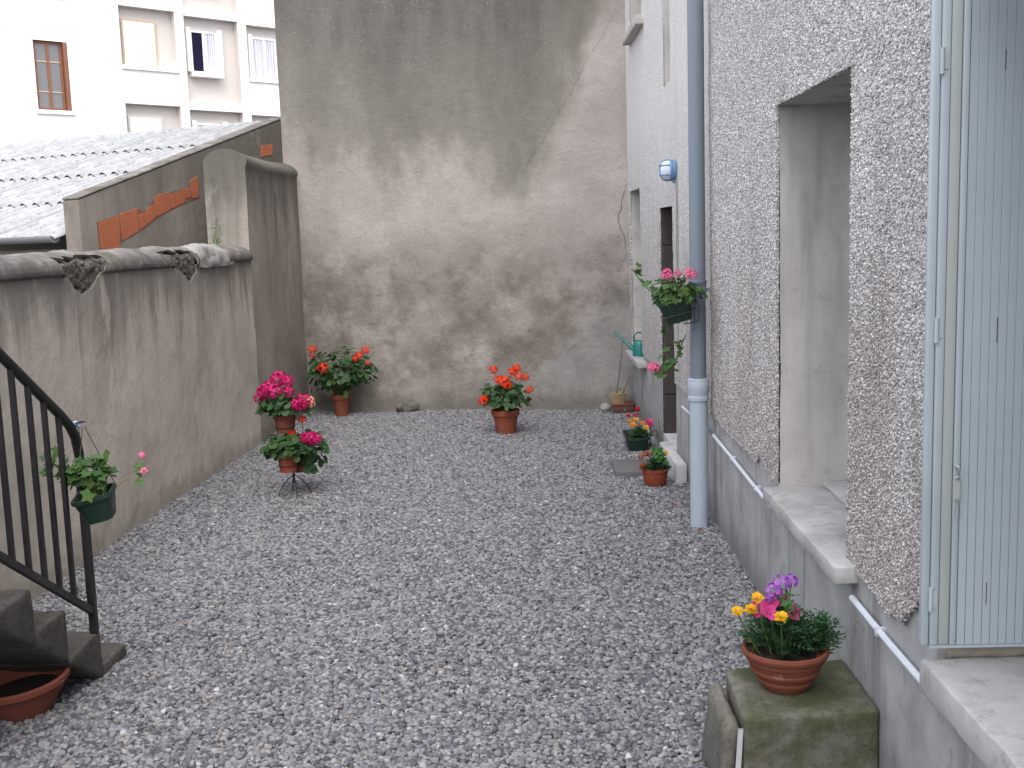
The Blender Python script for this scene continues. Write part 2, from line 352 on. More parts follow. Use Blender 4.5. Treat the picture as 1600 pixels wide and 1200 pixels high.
# ------------------------------------------------------------------ mesh helpers
class MB:
    def __init__(s): s.v = []; s.f = []; s.mi = []; s.k = 0
    def add(s, vs, fs):
        o = len(s.v); s.v += [tuple(p) for p in vs]; s.f += [tuple(i + o for i in f) for f in fs]; s.mi += [s.k] * len(fs); return s
    def box(s, a, b):
        x0, y0, z0 = a; x1, y1, z1 = b
        return s.add([(x0, y0, z0), (x1, y0, z0), (x1, y1, z0), (x0, y1, z0), (x0, y0, z1), (x1, y0, z1), (x1, y1, z1), (x0, y1, z1)],
                     [(0, 3, 2, 1), (4, 5, 6, 7), (0, 1, 5, 4), (1, 2, 6, 5), (2, 3, 7, 6), (3, 0, 4, 7)])
    def prism(s, poly, axis, a, b):
        """poly: 2-D outline; axis 0/1/2: extruded along it from a to b"""
        def P(p, t):
            return (t, p[0], p[1]) if axis == 0 else ((p[0], t, p[1]) if axis == 1 else (p[0], p[1], t))
        n = len(poly)
        vs = [P(p, a) for p in poly] + [P(p, b) for p in poly]
        fs = [tuple(range(n))[::-1], tuple(range(n, 2 * n))] + [(i, (i + 1) % n, n + (i + 1) % n, n + i) for i in range(n)]
        return s.add(vs, fs)
    def lathe(s, prof, c=(0, 0, 0), n=32, cap=False):
        vs = []; fs = []
        for r, z in prof:
            for k in range(n):
                a = 2 * math.pi * k / n; vs.append((c[0] + r * math.cos(a), c[1] + r * math.sin(a), c[2] + z))
        for i in range(len(prof) - 1):
            for k in range(n):
                k2 = (k + 1) % n; fs.append((i * n + k, i * n + k2, (i + 1) * n + k2, (i + 1) * n + k))
        if cap: fs.append(tuple(range(n))[::-1]); fs.append(tuple(range((len(prof) - 1) * n, len(prof) * n)))
        return s.add(vs, fs)
    def tube(s, pts, r, n=8, cap=True):
        pts = [Vector(p) for p in pts]; vs = []; fs = []
        rs = r if isinstance(r, (list, tuple)) else [r] * len(pts)
        up = Vector((0.13, 0.21, 0.97))
        for i, p in enumerate(pts):
            d = (pts[min(i + 1, len(pts) - 1)] - pts[max(i - 1, 0)]).normalized()
            a = d.cross(up)
            if a.length < 0.15: a = d.cross(Vector((1, 0.1, 0)))
            a.normalize(); b = d.cross(a)
            for k in range(n):
                t = 2 * math.pi * k / n; vs.append(p + a * (rs[i] * math.cos(t)) + b * (rs[i] * math.sin(t)))
        for i in range(len(pts) - 1):
            for k in range(n):
                k2 = (k + 1) % n; fs.append((i * n + k, i * n + k2, (i + 1) * n + k2, (i + 1) * n + k))
        if cap: fs.append(tuple(range(n))[::-1]); fs.append(tuple(range((len(pts) - 1) * n, len(pts) * n)))
        return s.add(vs, fs)
    def mesh(s, name, mats, smooth=False, bevel=0.0, seg=2, angle=None, fix=True):
        me = bpy.data.meshes.new(name); me.from_pydata(s.v, [], s.f)
        for mm in (mats if isinstance(mats, (list, tuple)) else [mats]): me.materials.append(MT[mm])
        me.polygons.foreach_set('material_index', s.mi)
        bm = bmesh.new(); bm.from_mesh(me)
        if fix: bmesh.ops.recalc_face_normals(bm, faces=bm.faces)
        if bevel:
            es = [e for e in bm.edges if len(e.link_faces) == 2 and e.calc_face_angle(0) > 0.5]
            bmesh.ops.bevel(bm, geom=es, offset=bevel, segments=seg, affect='EDGES', profile=0.5)
        bm.to_mesh(me); bm.free()
        if smooth or bevel:
            me.polygons.foreach_set('use_smooth', [True] * len(me.polygons))
            me.set_sharp_from_angle(angle=R(40) if angle is None else angle)
        me.update(); return me

def link(name, me, parent=None, kind=None, label=None):
    o = bpy.data.objects.new(name, me); COL.objects.link(o)
    if parent:
        o.parent = parent
    if kind: o['kind'] = kind
    if label: o['label'] = label
    return o
def part(name, mb, mats, parent, kind=None, label=None, smooth=False, bevel=0.0, seg=2, angle=None, world=False, fix=True):
    """one part; world=True when the builder holds scene coordinates and the thing's Empty stands elsewhere"""
    o = link(name, mb.mesh(name, mats, smooth, bevel, seg, angle, fix) if isinstance(mb, MB) else mb, parent, kind, label)
    if world:
        root = parent
        while root.parent: root = root.parent
        if parent is root: o.matrix_parent_inverse = root.matrix_basis.inverted()
    return o
def thing(name, label, cat, loc=(0, 0, 0), rz=0.0, group=None):
    o = bpy.data.objects.new(name, None); COL.objects.link(o); o.empty_display_size = 0.1
    o.location = loc; o.rotation_euler = (0, 0, rz); o['label'] = label; o['category'] = cat
    if group: o['group'] = group
    return o
def tag(o, label, cat, group=None):
    o['label'] = label; o['category'] = cat
    if group: o['group'] = group
    return o
def fbm(a, b, seed=0, octv=4, f0=1.0, gain=0.5):
    """smooth value noise on arrays a, b, about -1..1"""
    a = np.asarray(a, float); b = np.asarray(b, float); out = np.zeros(np.broadcast(a, b).shape); amp = 1.0; tot = 0.0
    r_ = np.random.default_rng(seed); T = r_.random((256, 256)) * 2 - 1
    for o in range(octv):
        x_ = a * f0 + 17.3 * o; y_ = b * f0 + 5.1 * o
        i = np.floor(x_).astype(int); j = np.floor(y_).astype(int); u = x_ - i; v_ = y_ - j
        u = u * u * (3 - 2 * u); v_ = v_ * v_ * (3 - 2 * v_)
        g = lambda p, q: T[p % 256, q % 256]
        out = out + amp * ((g(i, j) * (1 - u) + g(i + 1, j) * u) * (1 - v_) + (g(i, j + 1) * (1 - u) + g(i + 1, j + 1) * u) * v_)
        tot += amp; amp *= gain; f0 *= 2.03
    return out / tot
def grid_mesh(name, P, mask, mat, depth_vec=None, smooth=True, soft=None):
    """P: (n, m, 3) points; faces where mask; open edges are folded back by depth_vec so that the layer has thickness"""
    n, m_ = P.shape[:2]
    idx = np.arange(n * m_).reshape(n, m_)
    f = np.stack([idx[:-1, :-1], idx[1:, :-1], idx[1:, 1:], idx[:-1, 1:]], -1)[mask]
    me = bpy.data.meshes.new(name); me.from_pydata(P.reshape(-1, 3).tolist(), [], f.tolist())
    mats_ = mat if isinstance(mat, (list, tuple)) else [mat]
    for k in mats_: me.materials.append(MT[k])
    bm = bmesh.new(); bm.from_mesh(me)
    bmesh.ops.delete(bm, geom=[v for v in bm.verts if not v.link_faces], context='VERTS')
    if soft is not None:                                    # ease the stair-stepped broken edges
        for it in range(4):
            new = {}
            for v in bm.verts:
                nb = [e.other_vert(v).co for e in v.link_edges if len(e.link_faces) == 1]
                if len(nb) == 2 and soft(v.co): new[v] = v.co * 0.4 + (nb[0] + nb[1]) * 0.3
            for v, c in new.items(): v.co = c
    if depth_vec is not None:
        es = [e for e in bm.edges if len(e.link_faces) == 1]
        r_ = bmesh.ops.extrude_edge_only(bm, edges=es)
        for g in r_['geom']:
            if isinstance(g, bmesh.types.BMVert): g.co += Vector(depth_vec)
            elif isinstance(g, bmesh.types.BMFace) and len(mats_) > 1: g.material_index = 1
    bm.to_mesh(me); bm.free()
    if smooth:
        me.polygons.foreach_set('use_smooth', [True] * len(me.polygons)); me.set_sharp_from_angle(angle=R(50))
    me.update(); return me
def steps_between(breaks, d):
    out = []
    for a, b in zip(breaks[:-1], breaks[1:]): out += list(np.linspace(a, b, max(1, int(round((b - a) / d))) + 1)[:-1])
    return np.array(out + [breaks[-1]])

from mathutils import noise as mnoise
def roughen(me, cell=0.03, amp=0.004, freq=9.0, seed=0.0, chip=0.0):
    """subdivide to about cell size and push the skin in and out so that cast or cut edges are not ruler straight"""
    bm = bmesh.new(); bm.from_mesh(me)
    bmesh.ops.triangulate(bm, faces=[f for f in bm.faces if len(f.verts) > 4])
    for _ in range(6):
        es = [e for e in bm.edges if e.calc_length() > cell * 1.5]
        if not es: break
        bmesh.ops.subdivide_edges(bm, edges=es, cuts=1, use_grid_fill=True)
    bm.normal_update(); off = Vector((seed * 7.1, seed * 3.3, seed))
    for v in bm.verts:
        p = v.co * freq + off
        d = amp * (mnoise.noise(p) + 0.6 * mnoise.noise(p * 2.7) + 0.35 * mnoise.noise(p * 6.1))
        if chip:
            q = mnoise.noise(v.co * freq * 0.8 + off * 2)
            cur = max((e.calc_face_angle(0) for e in v.link_edges if len(e.link_faces) == 2), default=0)
            if q > 0.15 and cur > 0.3: d -= chip * (q - 0.15) * 2
        v.co = v.co + v.normal * d
    bmesh.ops.recalc_face_normals(bm, faces=bm.faces); bm.to_mesh(me); bm.free()
    me.polygons.foreach_set('use_smooth', [True] * len(me.polygons)); me.set_sharp_from_angle(angle=R(48)); me.update(); return me

# ------------------------------------------------------------------ scatter through geometry nodes (gravel, roughcast grain)
def scatter(ob, mat, density, rad, shape, sc, tilt, seed=1, variants=5, sub=2, rough=0.35, flat=True):
    ng = bpy.data.node_groups.new(ob.name + '_scatter', 'GeometryNodeTree')
    ng.interface.new_socket('Geometry', in_out='INPUT', socket_type='NodeSocketGeometry')
    ng.interface.new_socket('Geometry', in_out='OUTPUT', socket_type='NodeSocketGeometry')
    N, L = ng.nodes, ng.links
    gi = N.new('NodeGroupInput'); go = N.new('NodeGroupOutput')
    dp = N.new('GeometryNodeDistributePointsOnFaces'); dp.distribute_method = 'RANDOM'
    dp.inputs['Density'].default_value = density; dp.inputs['Seed'].default_value = seed
    L.new(gi.outputs[0], dp.inputs['Mesh'])
    g2i = N.new('GeometryNodeGeometryToInstance')
    for k in range(variants):
        ico = N.new('GeometryNodeMeshIcoSphere'); ico.inputs['Radius'].default_value = rad; ico.inputs['Subdivisions'].default_value = sub
        nz = N.new('ShaderNodeTexNoise'); nz.noise_dimensions = '4D'
        nz.inputs['W'].default_value = k * 3.7; nz.inputs['Scale'].default_value = 0.75 / rad; nz.inputs['Detail'].default_value = 1
        ps = N.new('GeometryNodeInputPosition'); L.new(ps.outputs[0], nz.inputs['Vector'])
        sb = N.new('ShaderNodeVectorMath'); sb.operation = 'SUBTRACT'; sb.inputs[1].default_value = (0.5, 0.5, 0.5)
        L.new(nz.outputs['Color'], sb.inputs[0])
        ml = N.new('ShaderNodeVectorMath'); ml.operation = 'SCALE'; ml.inputs['Scale'].default_value = rad * rough * 4
        L.new(sb.outputs[0], ml.inputs[0])
        sp = N.new('GeometryNodeSetPosition'); L.new(ico.outputs[0], sp.inputs[0]); L.new(ml.outputs[0], sp.inputs['Offset'])
        tr = N.new('GeometryNodeTransform'); tr.inputs['Scale'].default_value = [s_ * random.uniform(0.85, 1.15) for s_ in shape]
        L.new(sp.outputs[0], tr.inputs[0]); L.new(tr.outputs[0], g2i.inputs[0])
    ss = N.new('GeometryNodeSetShadeSmooth')
    sm = N.new('GeometryNodeSetMaterial'); sm.inputs['Material'].default_value = MT[mat]
    iop = N.new('GeometryNodeInstanceOnPoints'); iop.inputs['Pick Instance'].default_value = True
    L.new(dp.outputs['Points'], iop.inputs['Points'])
    L.new(g2i.outputs[0], ss.inputs[0]); L.new(ss.outputs[0], sm.inputs[0]); L.new(sm.outputs[0], iop.inputs['Instance'])
    rv = N.new('FunctionNodeRandomValue'); rv.data_type = 'FLOAT_VECTOR'
    rv.inputs[0].default_value = (-tilt, -tilt, -3.14159); rv.inputs[1].default_value = (tilt, tilt, 3.14159); rv.inputs['Seed'].default_value = seed + 5
    rs = N.new('FunctionNodeRandomValue'); rs.data_type = 'FLOAT'
    rs.inputs[2].default_value = sc[0]; rs.inputs[3].default_value = sc[1]; rs.inputs['Seed'].default_value = seed + 9
    e2r = N.new('FunctionNodeEulerToRotation'); L.new(rv.outputs[0], e2r.inputs[0])
    L.new(e2r.outputs[0], iop.inputs['Rotation']); L.new(rs.outputs[1], iop.inputs['Scale'])
    ro = N.new('FunctionNodeRandomValue'); ro.data_type = 'FLOAT_VECTOR'
    k = rad * 0.5
    ro.inputs[0].default_value = (-k, -k, -k); ro.inputs[1].default_value = (k, k, k); ro.inputs['Seed'].default_value = seed + 2
    sp2 = N.new('GeometryNodeTranslateInstances'); sp2.inputs['Local Space'].default_value = False
    L.new(iop.outputs[0], sp2.inputs[0]); L.new(ro.outputs[0], sp2.inputs['Translation'])
    L.new(sp2.outputs[0], go.inputs[0])
    md = ob.modifiers.new('scatter', 'NODES'); md.node_group = ng

# ================================================================== SETTING
gnd = MB().add([(-90, -60, -0.03), (90, -60, -0.03), (90, 140, -0.03), (-90, 140, -0.03)], [(0, 1, 2, 3)])
o = link('ground', gnd.mesh('ground', 'ground')); o['kind'] = 'structure'

def lx(y): return -2.944 + 0.0277 * (y - 7.317)            # face of the left yard wall
def wx(y): return 1.14 if y <= 7.4 else 1.14 - (y - 7.4) * 0.029   # face of the house
def gy(x): return 12.7 - 0.1216 * (x + 2.7)                # face of the gable wall

ys = np.linspace(2.2, 12.8, 120); ts = np.linspace(0, 1, 70)
Pg = np.zeros((len(ys), len(ts), 3))
for i, yy in enumerate(ys):
    a, b = lx(yy) - 0.03, wx(yy) + 0.03
    Pg[i, :, 0] = a + (b - a) * ts; Pg[i, :, 1] = yy
Pg[:, :, 2] = -0.012 + 0.026 * fbm(Pg[:, :, 0], Pg[:, :, 1], 3, 3, 1.5)
edge_d = np.minimum(Pg[:, :, 0] - Pg[:, :1, 0], Pg[:, -1:, 0] - Pg[:, :, 0])
Pg[:, :, 2] += 0.022 * np.exp(-edge_d / 0.16)              # drifted up against the walls
o = link('gravel', grid_mesh('gravel', Pg, np.ones((len(ys) - 1, len(ts) - 1), bool), 'ground')); o['kind'] = 'stuff'
bpy.context.view_layer.update()
gravel_bed = link('gravel_bed', o.data.copy()); gravel_bed['kind'] = 'structure'; gravel_bed.location.z = -0.006
scatter(o, 'pebble', 6200, 0.012, (1.25, 0.92, 0.58), (0.6, 1.4), 0.5, 3, rough=0.24)

# ------------------------------------------------------------------ gable wall at the end of the yard
gw = thing('gable_wall', 'tall stained grey-brown rendered end wall closing the yard, with a long diagonal crack', 'wall', (-1.0, 13.5, 0))
gx = np.linspace(-2.93, 1.6, 110); gz = np.linspace(-0.1, 8.0, 180)
P = np.zeros((110, 180, 3)); P[:, :, 0] = gx[:, None]; P[:, :, 2] = gz[None, :]
P[:, :, 1] = (12.7 - 0.1216 * (gx + 2.7))[:, None] + 0.016 * fbm(P[:, :, 0], P[:, :, 2], 11, 5, 1.1)
lowr = np.clip(1 - P[:, :, 2] / 0.9, 0, 1) * 0.02 * fbm(P[:, :, 0], P[:, :, 2], 12, 4, 5.0)
P[:, :, 1] += lowr
part('render', grid_mesh('render', P, np.ones((109, 179), bool), 'gable'), None, gw, world=True)
mb = MB().add([(-2.929, 12.78, -0.1), (1.6, 12.23, -0.1), (1.6, 19, -0.1), (-2.929, 19, -0.1), (-2.929, 12.78, 8), (1.6, 12.23, 8), (1.6, 19, 8), (-2.929, 19, 8)],
              [(0, 3, 2, 1), (4, 5, 6, 7), (0, 1, 5, 4), (1, 2, 6, 5), (2, 3, 7, 6), (3, 0, 4, 7)])
part('masonry', mb, 'gable', gw, world=True)
def crack(pts, w, seed):  # dark strip just proud of the wall; the crack's depth is only colour
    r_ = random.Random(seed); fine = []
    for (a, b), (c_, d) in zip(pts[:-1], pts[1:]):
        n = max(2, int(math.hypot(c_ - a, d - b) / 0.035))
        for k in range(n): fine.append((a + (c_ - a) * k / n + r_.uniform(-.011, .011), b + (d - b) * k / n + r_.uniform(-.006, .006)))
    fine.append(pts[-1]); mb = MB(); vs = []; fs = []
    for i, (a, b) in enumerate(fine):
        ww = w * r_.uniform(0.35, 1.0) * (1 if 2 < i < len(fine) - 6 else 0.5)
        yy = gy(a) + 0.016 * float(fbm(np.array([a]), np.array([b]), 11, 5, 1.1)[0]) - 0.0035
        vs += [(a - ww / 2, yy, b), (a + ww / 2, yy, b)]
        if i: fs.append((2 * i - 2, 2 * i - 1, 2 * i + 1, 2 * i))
    part('crack', mb.add(vs, fs), 'crack_shade', gw, world=True)
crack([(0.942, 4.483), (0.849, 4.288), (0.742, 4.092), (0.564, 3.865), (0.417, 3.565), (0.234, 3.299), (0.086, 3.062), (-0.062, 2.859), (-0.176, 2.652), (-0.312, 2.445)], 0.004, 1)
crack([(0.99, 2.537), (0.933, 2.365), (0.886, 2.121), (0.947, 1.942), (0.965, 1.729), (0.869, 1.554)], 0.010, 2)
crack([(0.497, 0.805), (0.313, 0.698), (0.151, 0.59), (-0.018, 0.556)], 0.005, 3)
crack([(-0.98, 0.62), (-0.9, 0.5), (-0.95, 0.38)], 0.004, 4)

# ------------------------------------------------------------------ left yard wall
yw = thing('courtyard_wall', 'weathered low rendered wall on the left with crumbling rounded coping and a raised end', 'wall', (-3.1, 7, 0))
def hole(Y, Z):
    """regions where coping and render have fallen away"""
    n1 = 0.06 * fbm(Y, Z, 21, 3, 7.0); n2 = 0.05 * fbm(Y, Z, 22, 3, 9.0)
    a = (Y > 6.62 + n1) & (Y < 7.42 + n2) & (Z < 1.955 + n1) & (Z > 1.70 + 0.50 * np.abs(Y - 6.98) + n2)
    b = (Y > 8.15 + n2) & (Y < 9.12 + n1) & (Z < 1.965 + n1 * 0.6) & (Z > 1.70 + 0.42 * np.abs(Y - 8.95) + n2)
    return a | b
yy = steps_between([1.0, 6.3, 9.4, 10.72], 0.1); yy = np.concatenate([steps_between([1.0, 6.3], 0.12)[:-1], steps_between([6.3, 9.4], 0.016)[:-1], steps_between([9.4, 10.72], 0.08)])
zz = np.concatenate([np.linspace(-0.05, 1.6, 30)[:-1], np.linspace(1.6, 1.84, 14)])
P = np.zeros((len(yy), len(zz), 3)); P[:, :, 1] = yy[:, None]; P[:, :, 2] = zz[None, :]
P[:, :, 0] = lx(P[:, :, 1]) + 0.018 * fbm(P[:, :, 1], P[:, :, 2], 31, 5, 1.2)
cy = (P[:-1, :-1, 1] + P[1:, 1:, 1]) / 2; cz = (P[:-1, :-1, 2] + P[1:, 1:, 2]) / 2
P[:, :, 2] += np.where((P[:, :, 2] > 0) & (P[:, :, 2] < 1.83), 0.004 * fbm(P[:, :, 1], P[:, :, 2], 5, 2, 30), 0)
part('render', grid_mesh('render', P, ~hole(cy, cz), ['yard_render', 'fracture'], (-0.02, 0, 0), soft=lambda c: 6.35 < c.y < 9.35 and c.z < 1.838), None, yw, world=True)
prof = [(-0.01, 1.835), (0.018, 1.832), (0.034, 1.845), (0.036, 1.87), (0.028, 1.90), (0.008, 1.93), (-0.03, 1.955), (-0.09, 1.978), (-0.16, 1.99), (-0.24, 1.985), (-0.31, 1.965), (-0.36, 1.93), (-0.385, 1.88), (-0.38, 1.835)]
pf = []
for (a, b), (c_, d) in zip(prof[:-1], prof[1:]):
    for k in range(3): pf.append((a + (c_ - a) * k / 3, b + (d - b) * k / 3))
pf.append(prof[-1]); pf = np.array(pf)
P = np.zeros((len(yy), len(pf), 3)); P[:, :, 1] = yy[:, None]
arc = np.cumsum(np.r_[0, np.hypot(*np.diff(pf, axis=0).T)])
nn = fbm(P[:, :, 1], np.broadcast_to(arc, P.shape[:2]), 41, 5, 3.0)
fl = fbm(P[:, :, 1], np.broadcast_to(arc, P.shape[:2]) * 0.8 + P[:, :, 1] * 0.3, 44, 3, 4.5)
flake = np.floor(fl * 4) / 4 * ((yy > 6.2) & (yy < 9.4))[:, None]
k = 0.011 * nn + 0.004 * fbm(P[:, :, 1], np.broadcast_to(arc, P.shape[:2]), 47, 3, 24) + 0.016 * flake
dirx = np.clip((pf[:, 0] + 0.17) / 0.2, -1, 1); dirz = np.sqrt(1 - np.clip(dirx, -.98, .98) ** 2)
P[:, :, 0] = lx(P[:, :, 1]) + pf[:, 0] + k * dirx; P[:, :, 2] = pf[:, 1] + k * dirz
cy = (P[:-1, :-1, 1] + P[1:, 1:, 1]) / 2; cz = (P[:-1, :-1, 2] + P[1:, 1:, 2]) / 2; cs = np.broadcast_to((pf[:-1, 0] + pf[1:, 0]) / 2, cy.shape)
part('coping', grid_mesh('coping', P, ~(hole(cy, cz) & (cs > -0.05)), ['coping', 'fracture'], (-0.015, 0, -0.015), soft=lambda c: 6.35 < c.y < 9.35 and c.z > 1.84), None, yw, world=True)
# rubble core showing in the breaks
yc = np.linspace(6.3, 9.4, 200)
pc = np.array([(-0.02, 1.55), (-0.02, 1.62), (-0.02, 1.69), (-0.018, 1.76), (-0.012, 1.82), (-0.006, 1.86), (-0.012, 1.89), (-0.03, 1.915), (-0.07, 1.935), (-0.12, 1.95), (-0.2, 1.955)])
pc = np.array([pc[i] + (pc[i + 1] - pc[i]) * t for i in range(len(pc) - 1) for t in (0, .5)])
P = np.zeros((len(yc), len(pc), 3)); P[:, :, 1] = yc[:, None]
kk = 0.017 * np.clip(2 * fbm(P[:, :, 1], np.broadcast_to(pc[:, 1], P.shape[:2]), 52, 3, 26), -1, 1)
P[:, :, 0] = lx(P[:, :, 1]) + pc[:, 0] + kk - 0.006; P[:, :, 2] = pc[:, 1] + 0.3 * kk
part('rubble_core', grid_mesh('rubble_core', P, np.ones((len(yc) - 1, len(pc) - 1), bool), 'rubble'), None, yw, world=True)
mb = MB(); mb.prism([(lx(1) - 0.035, 1.0), (lx(10.7) - 0.035, 10.7), (lx(10.7) - 0.36, 10.7), (lx(1) - 0.36, 1.0)], 2, -0.05, 1.835)
part('masonry', mb, 'parapet_render', yw, world=True)
mbs = MB(); r_ = random.Random(4); cnt = 0
ico = bmesh.new(); bmesh.ops.create_icosphere(ico, subdivisions=1, radius=1); ico.verts.index_update()
iv = [v.co.copy() for v in ico.verts]; if_ = [tuple(v.index for v in f.verts) for f in ico.faces]; ico.free()
while cnt < 260:                                            # broken stone and mortar showing in the two breaks
    a, b = r_.uniform(6.55, 9.15), r_.uniform(1.69, 1.95)
    if not bool(hole(np.array([a]), np.array([b]))[0]): continue
    cnt += 1; q = r_.uniform(0.008, 0.026); rot = Euler((r_.uniform(0, 6), r_.uniform(0, 6), r_.uniform(0, 6))).to_matrix()
    base = Vector((lx(a) - 0.022 - (0.05 if b > 1.92 else 0), a, b)); sc_ = Vector((q * r_.uniform(.6, 1), q * r_.uniform(.8, 1.4), q * r_.uniform(.6, 1)))
    mbs.add([base + rot @ Vector((v.x * sc_.x * r_.uniform(.8, 1.2), v.y * sc_.y * r_.uniform(.8, 1.2), v.z * sc_.z * r_.uniform(.8, 1.2))) for v in iv], if_)
part('broken_stone', mbs, 'rubble', yw, kind='stuff', world=True)
# grey mortar repair beside the raised end
yy2 = np.linspace(9.15, 10.1, 26); th = np.linspace(-0.25, 1.9, 16)
P = np.zeros((26, 16, 3)); A, B = np.meshgrid(yy2, th, indexing='ij')
edge = np.clip(np.minimum(A - 9.15, 10.1 - A) / 0.16, 0, 1) ** 0.6
rr = 0.165 + 0.028 * edge * (0.6 + 1.2 * fbm(A, B * .3, 61, 4, 7))
P[:, :, 0] = lx(A) - 0.135 + rr * np.cos(B); P[:, :, 1] = A; P[:, :, 2] = 1.845 + rr * 0.9 * np.sin(B) * (0.75 + 0.25 * edge)
part('mortar_patch', grid_mesh('mortar_patch', P, np.ones((25, 15), bool), 'mortar_pale'), None, yw, world=True)
# raised end
ya = np.linspace(10.7, 12.9, 40)
tp = [(0.0, -0.05)] + [(0.0, z_) for z_ in np.linspace(0.2, 2.74, 22)] + [(0.012, 2.765), (0.016, 2.80), (0.0, 2.835), (-0.05, 2.875), (-0.13, 2.91), (-0.21, 2.922), (-0.29, 2.905), (-0.36, 2.865), (-0.40, 2.82), (-0.41, 2.76), (-0.41, -0.05)]
tp = np.array(tp); P = np.zeros((len(ya), len(tp), 3)); P[:, :, 1] = ya[:, None]
no = 0.012 * fbm(P[:, :, 1], np.broadcast_to(tp[:, 1], P.shape[:2]), 71, 4, 1.8)
dip = -0.03 * np.sin((ya - 10.7) / 2.2 * math.pi)[:, None] * (tp[:, 1] > 2.7)[None, :]
P[:, :, 0] = lx(P[:, :, 1]) + 0.012 + tp[:, 0] + no; P[:, :, 2] = tp[:, 1] + dip + 0.5 * no * (tp[:, 1] > 0)
me = grid_mesh('raised_end', P, np.ones((len(ya) - 1, len(tp) - 1), bool), 'raised_render')
bm = bmesh.new(); bm.from_mesh(me); bm.verts.ensure_lookup_table()
ed = [e_ for e_ in bm.edges if len(e_.link_faces) == 1 and all(abs(v.co.y - 10.7) < 0.01 for v in e_.verts)]
bmesh.ops.holes_fill(bm, edges=ed + [e_ for e_ in []], sides=0)
vs = [v for v in bm.verts if abs(v.co.y - 10.7) < 1e-4]
vs.sort(key=lambda v: min(range(len(tp)), key=lambda i: (Vector(P[0, i]) - v.co).length))
try: bm.faces.new(vs)
except Exception: pass
bmesh.ops.recalc_face_normals(bm, faces=bm.faces); bm.to_mesh(me); bm.free(); me.set_sharp_from_angle(angle=R(45))
part('raised_end', me, None, yw, world=True)

# ------------------------------------------------------------------ house on the right
hs = thing('roughcast_house', 'pebble-dashed grey house along the right side, smooth cement plinth and deep window recesses', 'house', (1.6, 5, 0))
Z_TOP = 6.6
OPEN = [(1.55, 3.135, 0.69, 2.85), (4.06, 5.31, 0.70, 2.567), (9.0, 9.79, 0.16, 2.195), (11.15, 12.1, 0.66, 2.43), (9.06, 9.5, 3.19, 5.1), (10.85, 11.95, 4.02, 5.7)]
OFF = 0.014
ybr = sorted({-1.5, 7.4, 12.4, *[o_[0] for o_ in OPEN], *[o_[1] for o_ in OPEN]})
zbr = sorted({-0.1, Z_TOP, *[o_[2] for o_ in OPEN], *[o_[3] for o_ in OPEN]})
def is_open(y_, z_): return any(a < y_ < b and c_ < z_ < d for a, b, c_, d in OPEN)
mb = MB()
for y0, y1 in zip(ybr[:-1], ybr[1:]):
    for z0, z1 in zip(zbr[:-1], zbr[1:]):
        if not is_open((y0 + y1) / 2, (z0 + z1) / 2):
            mb.add([(wx(y0) + OFF, y0, z0), (wx(y1) + OFF, y1, z0), (wx(y1) + OFF, y1, z1), (wx(y0) + OFF, y0, z1)], [(0, 1, 2, 3)])
mb.add([(1.7, -1.5, -0.1), (6, -1.5, -0.1), (6, 12.2, -0.1), (1.7, 12.2, -0.1), (1.7, -1.5, Z_TOP), (6, -1.5, Z_TOP), (6, 12.2, Z_TOP), (1.7, 12.2, Z_TOP)],
       [(3, 2, 1, 0), (4, 5, 6, 7), (0, 1, 5, 4), (1, 2, 6, 5), (2, 3, 7, 6), (3, 0, 4, 7)])
mb.add([(1.154, -1.5, Z_TOP), (1.7, -1.5, Z_TOP), (1.7, 12.2, Z_TOP), (wx(12.2) + OFF, 12.2, Z_TOP), (1.154, 7.4, Z_TOP)], [(0, 1, 2, 3, 4)])
mb.add([(1.154, -1.5, -.1), (1.7, -1.5, -.1), (1.7, -1.5, Z_TOP), (1.154, -1.5, Z_TOP)], [(0, 1, 2, 3)])
part('wall', mb, 'plinth', hs, world=True)
